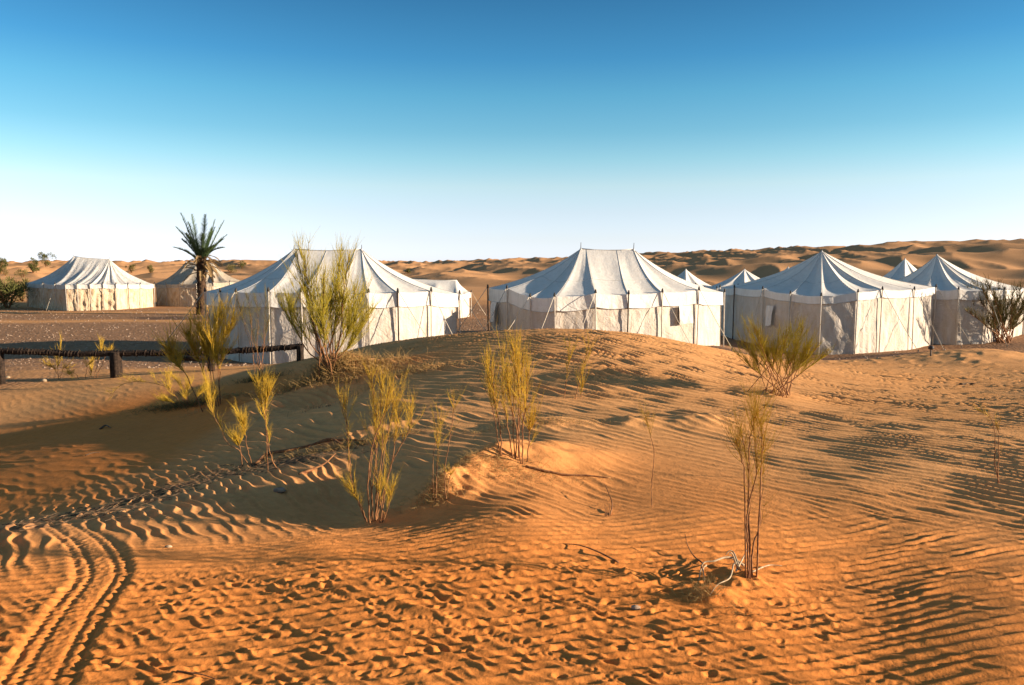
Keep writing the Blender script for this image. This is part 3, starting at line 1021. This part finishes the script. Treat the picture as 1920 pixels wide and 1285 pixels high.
# ------------------------------------------------------------------ shrubs
def curve_pts(pp, n=10):
    """Catmull-Rom through points"""
    P = [Vector(p) for p in pp]
    P = [P[0] * 2 - P[1]] + P + [P[-1] * 2 - P[-2]]
    out = []
    for i in range(1, len(P) - 2):
        for k in range(n):
            t = k / n
            a, b, c, d = P[i - 1], P[i], P[i + 1], P[i + 2]
            out.append(.5 * ((2 * b) + (c - a) * t + (2 * a - 5 * b + 4 * c - d) * t * t + (3 * b - a - 3 * c + d) * t ** 3))
    out.append(P[-2])
    return out


def wispy(g, p, d, L, r, rs, seg=3, grav=.0):
    r = r * .62
    pts = [p.copy()]; d = d.copy()
    for i in range(seg):
        d = (d + Vector((rs.gauss(0, .10), rs.gauss(0, .10), rs.gauss(0, .06) + .05 - grav))).normalized()
        pts.append(pts[-1] + d * (L / seg))
    g.tube(pts, [r * (1 - .75 * i / seg) for i in range(seg + 1)], 3, False)
    return pts


def broom(label, base, stems, tw='twig_y', leafy=(.45, 1.0), dens=60, tl=.28, tr=.0016, sr=.009, seed=0, spread=.4, name='broom_shrub', cat='shrub', group='broom shrubs growing in the sand', jd=.12, base2=None, sub=1.0, side=3):
    """base pixel; stems: list of pixel polylines from base upward; each stem stands at its own depth near the base"""
    rs = random.Random(seed + 100)
    b = gp(*base)
    Y = b.y
    root = thing(name, label, cat, b, group)
    sc = Y / F
    fol = G()
    for si, st in enumerate(stems):
        dy = rs.gauss(0, jd)
        pp = []
        for k, q in enumerate(st):
            t = k / (len(st) - 1)
            yy = Y + dy * (.25 + t) + rs.gauss(0, .03) * t
            v = atd(q[0] + 0, q[1], yy)
            if k == 0:
                v.z = H(v.x, v.y) - .03
            pp.append(v)
        cv = curve_pts(pp, 7)
        # natural small kinks
        for k in range(1, len(cv)):
            cv[k] = cv[k] + Vector((rs.gauss(0, .5), rs.gauss(0, .5), 0)) * sc * 1.2
        n = len(cv)
        rr = sr * .68 * rs.uniform(.65, 1.15)
        g = G().tube(cv, [rr * (1 - .82 * (i / (n - 1)) ** .8) + .0012 for i in range(n)], 6)
        H_ = (cv[-1] - cv[0]).length
        # side branches of wood
        for q in range(int(side)):
            k = int(n * rs.uniform(.3, .8)); 
            if k >= n - 1: continue
            d = (cv[k + 1] - cv[k]).normalized()
            v = (d + Vector((rs.uniform(-1, 1), rs.uniform(-1, 1), rs.uniform(-.1, .5))) * .45).normalized()
            pts = [cv[k]]
            L = H_ * rs.uniform(.12, .28)
            for j in range(4):
                v = (v + Vector((rs.gauss(0, .08), rs.gauss(0, .08), .10))).normalized(); pts.append(pts[-1] + v * L / 4)
            g.tube(pts, [rr * .4, rr * .33, rr * .27, rr * .2, rr * .12], 4, False)
            for j in range(int(dens * .2 * sub)):
                kk = rs.randint(1, 4)
                dd = (v + Vector((rs.gauss(0, spread), rs.gauss(0, spread), rs.uniform(0, .3)))).normalized()
                wispy(fol, pts[kk], dd, tl * rs.uniform(.4, .9), tr, rs)
        g.build('stem', M['stem'], root)
        lo, hi = leafy
        # upright wands off the stem, each carrying thin filaments
        for q in range(max(2, int(dens * .16))):
            t = lo + (hi - lo) * rs.random() ** .8 * .92
            k = min(n - 2, int(t * (n - 1)))
            p = cv[k].lerp(cv[k + 1], rs.random()); d = (cv[k + 1] - cv[k]).normalized()
            az = rs.uniform(0, 6.283); out_ = Vector((math.cos(az), math.sin(az), 0))
            v = (d * 1.0 + out_ * rs.uniform(.25, .75)).normalized()
            L = tl * rs.uniform(.7, 1.5) * (1.15 - .5 * t)
            pts = [p]
            for j in range(4):
                v = (v + Vector((rs.gauss(0, .07), rs.gauss(0, .07), .16))).normalized(); pts.append(pts[-1] + v * L / 4)
            fol.tube(pts, [tr * 1.1, tr, tr * .85, tr * .65, tr * .3], 3, False)
            for j in range(rs.randint(5, 9)):
                kk = rs.randint(0, 3); q0 = pts[kk].lerp(pts[kk + 1], rs.random())
                dd = (v + Vector((rs.gauss(0, spread * .8), rs.gauss(0, spread * .8), rs.uniform(.05, .4)))).normalized()
                wispy(fol, q0, dd, L * rs.uniform(.25, .75), tr, rs)
        for q in range(int(dens * .45)):
            t = lo + (hi - lo) * rs.random() ** .8
            k = min(n - 2, int(t * (n - 1)))
            p = cv[k].lerp(cv[k + 1], rs.random()); d = (cv[k + 1] - cv[k]).normalized()
            dd = (d * rs.uniform(.8, 1.3) + Vector((rs.gauss(0, spread), rs.gauss(0, spread), rs.uniform(.0, .35)))).normalized()
            wispy(fol, p, dd, tl * rs.uniform(.3, 1.0), tr, rs)
    o = fol.build('foliage', M[tw], root)
    return root


def fan(bx, by, tops, spreadb=8, bulge=.35, seed=0, mid=2):
    rs = random.Random(seed)
    out = []
    for tx, ty in tops:
        b0 = (bx + rs.uniform(-spreadb, spreadb), by + rs.uniform(-2, 2))
        p = [b0]
        for m in range(1, mid + 1):
            t = m / (mid + 1)
            x = b0[0] + (tx - b0[0]) * (t ** (1 - bulge) if abs(tx - b0[0]) > 10 else t) + rs.uniform(-3, 3)
            p.append((x, b0[1] + (ty - b0[1]) * t))
        p.append((tx, ty)); out.append(p)
    return out


G1 = 'feathery broom shrubs on the near sand'
broom('tallest bushy green and yellow shrub on a grassy mound in front of left centre tent', (612, 700),
      fan(612, 700, [(556, 480), (566, 472), (590, 505), (575, 545), (640, 472), (655, 478), (636, 520), (668, 540), (684, 545), (690, 590), (620, 545), (608, 520), (648, 560), (600, 585), (540, 560), (528, 575), (665, 600), (676, 620)], 20, .25, 5),
      'twig_g', (.40, 1), 100, .44, .0044, .020, 1, .26, group=G1, jd=.35, side=4)
broom('thin shrub of tall bare stems with brownish tops in front of the left tent wall', (488, 705),
      fan(488, 705, [(446, 560), (465, 550), (480, 556), (497, 558), (505, 590), (470, 600)], 9, .2, 6), 'twig_d', (.62, 1), 60, .34, .0030, .011, 2, .4, group=G1, side=3)
broom('bright green leafy shrub overlapping the dark fence rail', (413, 760),
      [[(413, 758), (409, 700), (404, 640), (402, 600)], [(413, 758), (412, 700), (420, 640), (438, 600)], [(405, 735), (392, 690), (384, 650), (372, 615)], [(400, 732), (378, 690), (362, 655), (352, 625)],
       [(410, 740), (398, 690), (400, 640), (418, 590)], [(380, 745), (350, 705), (330, 680), (318, 655)]],
      'twig_y', (.38, 1), 150, .46, .0044, .014, 3, .46, group=G1, side=4)
broom('low tangled shrub with a long branch arching down to the left', (350, 765),
      [[(352, 765), (335, 738), (300, 722), (262, 716), (228, 722), (208, 745)], [(352, 765), (330, 745), (318, 728), (312, 700)], [(355, 765), (345, 735), (325, 705)], [(360, 765), (372, 742), (386, 730)], [(345, 768), (325, 755), (305, 752)], [(360, 766), (385, 752), (400, 745)],
       [(352, 765), (350, 740), (356, 715)]],
      'twig_y', (.35, 1), 85, .24, .0026, .010, 4, .55, group=G1, jd=.2)
broom('bent single stem leaning left with a bright yellow green tuft, left of the forked twig', (468, 872),
      [[(468, 872), (448, 845), (428, 832), (412, 800), (400, 778), (394, 750), (386, 710)], [(474, 866), (464, 842), (460, 815), (455, 790)], [(455, 860), (450, 842), (446, 826)]],
      'twig_y', (.62, 1), 120, .20, .0020, .009, 5, .32, group=G1, jd=.08, side=2)
broom('slender shrub with one curved stem and yellow tuft beside the buried branch', (520, 880),
      [[(520, 880), (508, 855), (502, 830), (498, 790), (492, 755), (482, 715)], [(500, 800), (498, 770), (505, 735)]],
      'twig_y', (.55, 1), 130, .20, .0020, .008, 6, .30, group=G1, jd=.06, side=2)
broom('golden shrub with many bare stems spreading from a stubby base, centre left foreground', (702, 976),
      [[(690, 974), (672, 940), (660, 900), (655, 850), (650, 790), (646, 745)], [(697, 976), (696, 930), (694, 880), (705, 820), (704, 760), (694, 700)], [(700, 976), (698, 920), (706, 850), (712, 780), (716, 715)],
       [(706, 976), (706, 920), (706, 860), (702, 800), (700, 720)], [(712, 976), (722, 920), (734, 870), (755, 830), (772, 795), (770, 765)], [(714, 976), (718, 930), (736, 860), (742, 810), (752, 770)],
       [(702, 976), (712, 910), (722, 840), (734, 780), (738, 715)], [(690, 976), (675, 945), (655, 915)], [(715, 978), (728, 950), (735, 915)], [(706, 978), (712, 940), (712, 915)], [(694, 976), (690, 900), (700, 830), (722, 770), (730, 725)],
       [(706, 978), (704, 930), (715, 860), (720, 790), (728, 740)]],
      'twig_y', (.58, 1), 62, .19, .0016, .0078, 7, .30, group=G1, jd=.07, side=2)
broom('two sparse bare stems rising from the sand lip left of the centre mound', (822, 938),
      [[(812, 932), (812, 880), (816, 835), (828, 780)], [(836, 940), (834, 880), (842, 830), (850, 775), (850, 745)], [(838, 940), (842, 900), (846, 888)], [(816, 935), (820, 860), (822, 830)]],
      'twig_y', (.72, 1), 34, .16, .0013, .006, 8, .30, group=G1, jd=.05, side=1)
broom('upright pale yellow shrub on the crest of the centre mound', (965, 862),
      [[(940, 856), (938, 810), (928, 750), (922, 690)], [(962, 860), (952, 800), (944, 740), (942, 660)], [(966, 860), (962, 800), (964, 740), (968, 640)], [(972, 862), (974, 800), (978, 730), (980, 670)],
       [(980, 862), (980, 800), (986, 760), (990, 700)], [(938, 856), (930, 800), (918, 740), (912, 680)], [(976, 862), (970, 810), (956, 750), (950, 690)], [(988, 865), (992, 820), (994, 790)], [(966, 862), (972, 780), (972, 720), (960, 650)]],
      'twig_y', (.50, 1), 60, .26, .0022, .008, 9, .26, group=G1, jd=.12, side=2)
broom('pair of thin leaning stems on the open rippled dune right of centre', (1070, 747),
      [[(1057, 746), (1062, 715), (1066, 680), (1066, 650)], [(1078, 748), (1086, 715), (1094, 685), (1106, 640)], [(1088, 746), (1092, 725)]],
      'twig_y', (.30, 1), 40, .26, .0026, .007, 10, .22, group=G1, jd=.1, side=1)
broom('dense green fan-shaped shrub in front of the pointed tent', (1440, 738),
      fan(1440, 738, [(1392, 640), (1402, 615), (1412, 610), (1422, 625), (1432, 650), (1448, 655), (1462, 640), (1476, 630), (1492, 620), (1500, 610), (1508, 612), (1520, 640), (1534, 650), (1545, 668), (1528, 672), (1480, 665), (1386, 665), (1410, 660), (1510, 660), (1494, 650)], 44, .15, 15),
      'twig_g', (.42, 1), 75, .26, .0030, .010, 11, .34, group=G1, jd=.25, side=3)
broom('tall slim shrub with twisted dark stems and straw coloured crown, right foreground', (1410, 1082),
      [[(1404, 1080), (1402, 1030), (1400, 980), (1408, 930), (1418, 890), (1416, 830), (1410, 790)], [(1408, 1082), (1412, 1030), (1424, 980), (1426, 900), (1430, 850), (1434, 815)], [(1412, 1080), (1404, 1020), (1402, 970), (1404, 900), (1398, 850), (1388, 800)],
       [(1402, 960), (1396, 900), (1390, 860), (1378, 820)], [(1412, 920), (1404, 860), (1412, 800), (1420, 770)], [(1424, 880), (1428, 840), (1424, 790)]],
      'twig_y', (.52, 1), 85, .19, .0011, .0062, 12, .42, group=G1, jd=.05, side=2, sub=.8)
broom('single thread-like stem with a faint yellow tip on the slope right of centre', (1222, 952),
      [[(1222, 952), (1223, 900), (1226, 850), (1218, 810), (1210, 780)]], 'twig_y', (.68, 1), 60, .13, .0010, .0035, 13, .4, group=G1, jd=.02, side=1)
broom('thin stem bent over to the left near the right edge of the sand', (1876, 906),
      [[(1876, 906), (1866, 870), (1866, 830), (1862, 795), (1850, 778), (1832, 770)], [(1874, 870), (1872, 820), (1868, 795)]], 'twig_y', (.6, 1), 36, .10, .0012, .0045, 14, .3, group=G1, jd=.03, side=1)
broom('dark wide spreading bush of bare branches in front of the far right tent', (1882, 642),
      fan(1882, 642, [(1800, 545), (1812, 535), (1826, 530), (1842, 540), (1850, 528), (1862, 545), (1874, 535), (1888, 548), (1900, 540), (1915, 535), (1928, 548), (1940, 560), (1952, 580), (1820, 570), (1808, 580), (1835, 560), (1948, 545), (1870, 560), (1905, 570), (1922, 575)], 14, -.25, 21, 3),
      'twig_d', (.22, 1), 120, .50, .0085, .042, 15, .42, group=G1, jd=.7, side=5)
broom('small yellow sprig left of the fence post with a bent stem', (112, 712), [[(112, 712), (108, 690), (112, 665), (114, 640)], [(112, 700), (102, 692), (95, 688)], [(112, 712), (120, 690), (135, 705)]], 'twig_y', (.3, 1), 70, .26, .0035, .008, 16, .22, group=G1, jd=.1, side=1)
broom('small yellow bush with short dark stubs beneath the fence rail', (165, 710), [[(160, 710), (163, 690), (170, 680)], [(168, 712), (172, 692)], [(150, 706), (140, 700), (130, 702)], [(175, 700), (186, 672), (190, 645)], [(180, 700), (196, 670), (205, 660)]], 'twig_y', (.55, 1), 60, .26, .0035, .010, 17, .3, group=G1, jd=.1, side=1)


# ------------------------------------------------------------------ fence
def fence():
    a = atz(-30, 705, .36); 
    Yf = 18.6
    root = thing('brushwood_fence', 'low dark brushwood fence with a thick bound rail and stout posts', 'fence', (atd(217, 690, Yf).x, Yf, H(atd(217, 690, Yf).x, Yf)))
    line = [(-260, 657, Yf + .6), (0, 659, Yf), (80, 661, Yf), (140, 664, Yf), (217, 663, Yf), (330, 662, Yf), (430, 659, Yf), (500, 655, Yf), (567, 650, Yf)]
    P = curve_pts([atd(*q) for q in line], 10)
    for k in (0, 1, 2, 3, 4):
        off = [Vector((0, 0, 0)), Vector((0, .02, .033)), Vector((0, -.028, .02)), Vector((0, -.024, -.02)), Vector((0, .02, -.028))][k]
        seg = [p + off + Vector((0, random.gauss(0, .006), random.gauss(0, .006))) for p in P]
        G().tube(seg, [.034 * (1 + .12 * math.sin(i * 1.3 + k)) for i in range(len(seg))], 8).build('rail_stick', M['brush'], root)
    # binding coils and stub ends
    g = G(); L = 0; nxt = 0; count = 0
    for p, q in zip(P[:-1], P[1:]):
        d = (q - p); ln = d.length; d.normalize(); s = nxt
        while s < ln:
            c = p + d * s
            rr = .060 + random.uniform(-.009, .012)
            up = Vector((0, 0, 1)); y = Vector((0, 1, 0))
            pts = [c + (up * math.cos(a_) + y * math.sin(a_)) * rr + d * (.02 * a_ / 6.28) for a_ in [6.4 * k / 9 for k in range(10)]]
            g.tube(pts, .014, 5, False)
            if random.random() < .8:
                t0 = c + up * (rr * .7)
                g.tube([t0, t0 + up * random.uniform(.02, .06) + d * random.uniform(-.05, .05) + y * random.uniform(-.03, .03)], [.017, .009], 5)
            s += random.uniform(.055, .085)
        nxt = s - ln
    o = g.build('binding', M['brush'], root); o['kind'] = 'stuff'
    for px, pyt, wdt in ((-3, 657, .11), (217, 662, .135), (563, 649, .09), (395, 660, .085)):
        t = atd(px, pyt, Yf); x = t.x; g0 = H(x, Yf)
        pg = G()
        for k in range(9):
            a_ = k * .7; rr = wdt * .55
            bx, by = x + rr * math.cos(a_), Yf + rr * math.sin(a_)
            pg.tube([Vector((bx, by, g0 - .25)), Vector((bx + random.gauss(0, .01), by, (g0 + t.z) / 2)), Vector((bx, by, t.z + .02))], [wdt * .48, wdt * .42, wdt * .45], 8)
        pg.build('post', M['brush'], root)
    # a second, lower rail at the middle
    q = [atd(330, 672, Yf + .5), atd(365, 673, Yf + .5), atd(420, 668, Yf + .5)]
    G().tube(q, .06, 8).build('lower_rail', M['brush'], root)


fence()


# ------------------------------------------------------------------ scrub far off
def scrub(label, px, pyb, w, h, Y, dense=1.0, mkey='bush_far', seed=0, lean=0):
    rs = random.Random(seed + 900)
    d_ = ray(px, pyb); t_ = np.linspace(Y * .75, 230, 500); zz_ = land(d_[0] * t_, d_[1] * t_); hit = (CZ + d_[2] * t_) <= zz_
    if hit.any():
        Y = float(t_[int(np.argmax(hit))] * d_[1])
    b = atd(px, pyb, Y); gz = H(b.x, b.y)
    b.z = gz
    root = thing('desert_bush', label, 'bush', b, 'scrub bushes growing on the far dunes')
    ww = w / F * Y; hh = h / F * Y
    g = G()
    for i in range(7):
        a = rs.random() * 6.28; t = b + Vector((math.cos(a) * ww * .3, math.sin(a) * ww * .3, hh * rs.uniform(.5, .85)))
        g.tube([b - Vector((0, 0, .2)), b.lerp(t, .5) + Vector((rs.gauss(0, .08), 0, 0)), t], [.05, .035, .012], 5)
    g.build('stem', M['stem'], root)
    f = G()
    cl = [(b + Vector((rs.gauss(0, .24) * ww, rs.gauss(0, .24) * ww, hh * rs.uniform(.12, .84))), rs.uniform(.13, .27)) for _ in range(14)]
    for c, cr in cl:
        for i in range(int(95 * dense)):
            d = Vector((rs.gauss(0, 1), rs.gauss(0, 1), rs.gauss(0, 1) + .2)).normalized()
            p = c + d * (cr * ww * rs.random() ** .5)
            if p.z < gz + .02: p.z = gz + .05
            s = .035 * hh + .03
            e = Vector((rs.gauss(0, 1), rs.gauss(0, 1), rs.gauss(0, 1))).normalized() * s
            f.tri(p - e * .35, p + e * .35, p + d * s * 2.4 + Vector((0, 0, s)))
    f.build('foliage', M[mkey], root, False)


scrub('large green bush at the left edge beside the first cream tent', 14, 579, 66, 58, 58, 1.6, 'bush_far', 1)
scrub('yellowish bush between the left edge bush and the cream tent', 42, 566, 34, 46, 66, .9, 'twig_d', 2)
scrub('dark round bush standing on the skyline left of the cream tent ridge', 86, 500, 20, 26, 105, 1.0, 'bush_far', 3)
scrub('dark bush just below the skyline left of the cream tent', 62, 512, 18, 27, 98, 1.0, 'bush_far', 4)
scrub('sparse pale bush on the far left skyline', 41, 490, 20, 17, 125, .6, 'twig_d', 5)
scrub('bush cut by the left edge of the photograph below the skyline', 2, 514, 18, 30, 92, 1.1, 'bush_far', 6)
scrub('thin bare bush on the skyline at the far left edge', 8, 487, 14, 16, 130, .25, 'twig_d', 7)
scrub('small green bush beyond the brown roofed tent, nearest the left centre tent', 454, 504, 16, 14, 110, .9, 'bush_far', 8)
scrub('low olive scrub right above the brown roofed tent slope', 432, 512, 26, 14, 100, .8, 'twig_d', 9)
scrub('tiny dark bush alone on the dune slope above the small low tent', 765, 513, 9, 11, 130, .8, 'bush_far', 10)
scrub('olive bush between the cream tent roof and the brown roofed tent', 283, 512, 14, 14, 100, .8, 'twig_d', 11)
scrub('small olive bush at the ridge end of the cream tent', 247, 512, 12, 16, 96, .7, 'twig_d', 12)


# ------------------------------------------------------------------ dry grass, litter, stones, roots
def grass_patch(label, px, py, rx, ry, n, L, m='straw', seed=0, r=.0022, lean=.5):
    rs = random.Random(seed + 300)
    c = gp(px, py)
    g = G()
    xs = np.array([c.x + rs.gauss(0, .5) * rx for _ in range(n)]); ys = np.array([c.y + rs.gauss(0, .5) * ry for _ in range(n)])
    zs = land(xs, ys)
    for x, y, z in zip(xs, ys, zs):
        p = Vector((x, y, z - .005))
        d = Vector((rs.gauss(.0, lean), rs.gauss(0, lean), rs.uniform(.25, 1))).normalized()
        l = L * rs.uniform(.35, 1.1)
        q = p + d * l * .5; e = q + (d + Vector((rs.gauss(0, .3), rs.gauss(0, .3), -.35))).normalized() * l * .5
        g.tube([p, q, e], [r, r * .8, r * .3], 3, False)
    o = g.build('dry_grass', M[m])
    o['label'] = label; o['category'] = 'dry grass'; o['kind'] = 'stuff'
    return o


grass_patch('dry orange straw clump at the foot of the tallest shrub', 620, 690, 1.0, .35, 1500, .26, 'straw', 1, .0030, .55)
grass_patch('dry straw thatch on the right flank of the tallest shrub mound', 668, 700, .75, .30, 700, .20, 'straw', 2, .0028, .7)
grass_patch('dry straw along the low mound beyond the golden shrub', 760, 702, .8, .16, 420, .13, 'straw', 3, .0024)
grass_patch('short dry straw on top of the centre mound', 915, 872, .65, .22, 900, .09, 'straw', 4, .0014, .8)
grass_patch('dry straw tuft at the lower tip of the centre mound', 822, 925, .16, .12, 420, .10, 'straw', 5, .0013, .7)
grass_patch('short straw along the ridge behind the centre mound shrub', 1010, 795, .7, .1, 240, .10, 'straw', 6, .0018)
grass_patch('matted straw along the half buried branch left of centre', 655, 838, .85, .10, 560, .12, 'straw', 7, .0018, .9)
grass_patch('green and straw tangle under the low arching shrub', 350, 762, .8, .3, 900, .20, 'twig_d', 8, .0024, .6)
grass_patch('yellow straw on the small lit mound right of the arching shrub', 430, 742, .7, .2, 420, .12, 'straw', 9, .0024, .7)
grass_patch('dry straw tuft beside the bleached roots in the right foreground', 1322, 1120, .10, .06, 170, .12, 'straw', 10, .0009, .5)
grass_patch('fine dry stalks in front of the right foreground roots', 1388, 1150, .10, .10, 40, .10, 'straw', 11, .0008, .6)
grass_patch('sparse stubble on the shaded slope below the left shrub', 600, 765, .35, .06, 60, .10, 'litter', 12, .002, .3)
grass_patch('brown grass beneath the thin bare shrub at left', 490, 712, .5, .2, 420, .2, 'twig_d', 13, .0026, .5)


def litter():
    rs = random.Random(44)
    g = G()
    ln = pxline([(60, 985), (180, 960), (300, 925), (420, 885), (520, 870), (640, 850)])
    for i in range(620):
        k = rs.randrange(len(ln) - 1); t = rs.random()
        x = ln[k][0] * (1 - t) + ln[k + 1][0] * t + rs.gauss(0, .22); y = ln[k][1] * (1 - t) + ln[k + 1][1] * t + rs.gauss(0, .16)
        z = H(x, y) if i % 1 == 0 else 0
        a = rs.gauss(.5, .5); L = rs.uniform(.02, .12)
        d = Vector((math.cos(a), math.sin(a), rs.uniform(-.05, .12)))
        p = Vector((x, y, z + .004))
        g.tube([p, p + d * L * .5 + Vector((0, 0, .004)), p + d * L], [.0035, .003, .001], 4, False)
    o = g.build('plant_litter', M['litter'])
    o['label'] = 'strip of dark twigs and plant litter lying across the shaded hollow'; o['category'] = 'litter'; o['kind'] = 'stuff'


litter()


def gravel():
    rs = np.random.default_rng(5)
    n = 4200
    Y = rs.uniform(21, 56, n) ; px = rs.uniform(-150, 940, n)
    m = rs.random(n) < .04
    px[m] = rs.uniform(1340, 1960, m.sum()); Y[m] = rs.uniform(22, 31, m.sum())
    X = (px - 960) / F * Y
    z = land(X, Y)
    ok = z < .35
    X, Y, z = X[ok], Y[ok], z[ok]
    s = .012 + .035 * rs.random(len(X)) ** 3 + Y * .0002
    base = np.array([[1, 0, 0], [0, 1, 0], [-1, 0, 0], [0, -1, 0], [0, 0, .7]])
    V = []; Fc = []
    for i in range(len(X)):
        b = len(V); k = base * (1 + .35 * rs.uniform(-1, 1, (5, 1))) * s[i] * 1.3 + [X[i], Y[i], z[i] - .003]
        V += k.tolist(); Fc += [(b, b + 1, b + 4), (b + 1, b + 2, b + 4), (b + 2, b + 3, b + 4), (b + 3, b, b + 4)]
    o = obj('gravel', V, Fc, M['stone'], None, False)
    o['kind'] = 'stuff'; o['label'] = 'small stones scattered over the flat gravel ground behind the fence'; o['category'] = 'gravel'


gravel()


def stone(label, px, py, s, seed, m='stone'):
    rs = random.Random(seed); c = gp(px, py)
    g = G(); random.seed(seed)
    g.ball((c.x, c.y, c.z + s * .3), s, 1.4, .9, .7, 9, 6, .16)
    o = g.build('stone', M[m], None)
    o['label'] = label; o['category'] = 'stone'


stone('pale pebble on the shaded sand in the lower right', 1192, 1143, .018, 1)
stone('small white stone lying near the thin stick left of the fence sprigs', 84, 716, .07, 2, 'bleached')
stone('white chip of stone beside the leftmost fence post', 14, 709, .05, 3, 'bleached')
stone('pale chip at the foot of the shade below the golden shrub', 316, 1027, .016, 4, 'bleached')
stone('grey blue stone in the hollow left of the golden shrub', 524, 924, .04, 5)


def stick(name, label, seq, r, m='stem', lift=None, cat='stick', extra=()):
    P = []
    for k, (px, py) in enumerate(seq):
        P.append(gp(px, py))
    c = P[0].copy()
    root = thing(name, label, cat, c)
    if lift:
        P = [p + Vector((0, 0, l)) for p, l in zip(P, lift)]
    cv = curve_pts(P, 6); n = len(cv)
    G().tube(cv, [r * (1 - .65 * i / (n - 1)) for i in range(n)], 7).build('branch', M[m], root)
    for e in extra:
        Q = [gp(a, b) + Vector((0, 0, l)) for a, b, l in e]
        cv = curve_pts(Q, 6); n = len(cv)
        G().tube(cv, [r * .7 * (1 - .7 * i / (n - 1)) for i in range(n)], 6).build('branch', M[m], root)


stick('fallen_stick', 'thin dark stick lying on the sand in the centre foreground', [(1160, 1055), (1120, 1042), (1085, 1030), (1055, 1024)], .006, 'stem', [0, .02, .02, .012])
stick('curved_twig', 'curved dark twig rising from the sand left of the bleached roots', [(1318, 1058), (1300, 1048), (1288, 1040), (1284, 1040)], .005, 'stem', [0, .015, .06, .12])
stick('half_buried_branch', 'long half buried branch winding along the sand left of centre', [(480, 872), (500, 856), (530, 852), (570, 844), (610, 836), (650, 830), (690, 828)], .022, 'stem', [.0, .02, .03, .03, .04, .03, .0], cat='branch',
      extra=([(560, 890, .0), (590, 884, .02), (610, 880, .05), (630, 868, .09)], [(640, 838, .02), (622, 836, .06), (600, 836, .05), (575, 846, .03)]))
stick('surface_root', 'long dark root trailing right across the sand from the centre mound', [(985, 878), (1020, 888), (1060, 893), (1100, 896), (1145, 897)], .012, 'stem', [.0, .012, .012, .01, 0], cat='root')
stick('pale_root', 'bleached tangle of dead roots at the base of the right foreground shrub', [(1395, 1068), (1375, 1064), (1358, 1066), (1338, 1070), (1318, 1074), (1310, 1090)], .0085, 'bleached', [.02, .05, .06, .05, .05, .0], cat='roots',
      extra=([(1388, 1076, .02), (1376, 1082, .06), (1368, 1098, .04), (1345, 1108, .03), (1330, 1120, 0)], [(1384, 1072, .03), (1376, 1062, .07), (1368, 1058, .08), (1360, 1060, .06)], [(1380, 1080, .02), (1392, 1068, .06), (1400, 1055, .08)],
             [(1324, 1072, .03), (1318, 1082, .04), (1322, 1092, 0)], [(1384, 1076, .02), (1372, 1074, .10), (1366, 1080, .12)], [(1410, 1078, .01), (1440, 1068, .02), (1466, 1066, .015)]))
stick('dead_stubs', 'cluster of short dead stubs in the sand at centre', [(1144, 966), (1148, 955), (1142, 945), (1134, 932)], .006, 'stem', [0, .03, .07, .09], cat='stubs',
      extra=([(1138, 968, -.01), (1138, 966, .06)], [(1136, 968, -.01), (1134, 966, .08)], [(1142, 968, -.01), (1143, 966, .075)]))
stick('buried_twig', 'twig with tiny side shoots lying in the bottom left foreground sand', [(332, 1262), (352, 1268), (380, 1272), (412, 1278)], .005, 'stem', [0, .01, .01, 0])
stick('hollow_twig', 'small dark twig on the shaded sand at left', [(160, 856), (175, 852), (188, 850)], .008, 'litter', [.01, .02, .0])
stick('ground_clump', 'dark weathered clump of twigs on the shaded sand at the left', [(188, 806), (198, 802), (208, 804)], .02, 'litter', [.01, .03, .01], cat='clump')
stick('flat_twig', 'dark mat of dead twigs on the sand behind the thread-like stem shrub', [(1800, 722), (1822, 722), (1838, 724)], .03, 'litter', [.01, .02, .0])


def stake():  # short dark stake with a wider head
    p = gp(1745, 668)
    root = thing('dark_stake', 'short dark stake with a wider head in the sand before the sunlit tent end', 'lamp', p)
    G().tube([p - Vector((0, 0, .1)), p + Vector((0, 0, .18))], .018, 8).build('stake', M['dark_pole'], root)
    G().tube([p + Vector((0, 0, .17)), p + Vector((0, 0, .19)), p + Vector((0, 0, .25)), p + Vector((0, 0, .28))], [.03, .07, .07, .02], 10).build('stake_head', M['cap'], root)


stake()
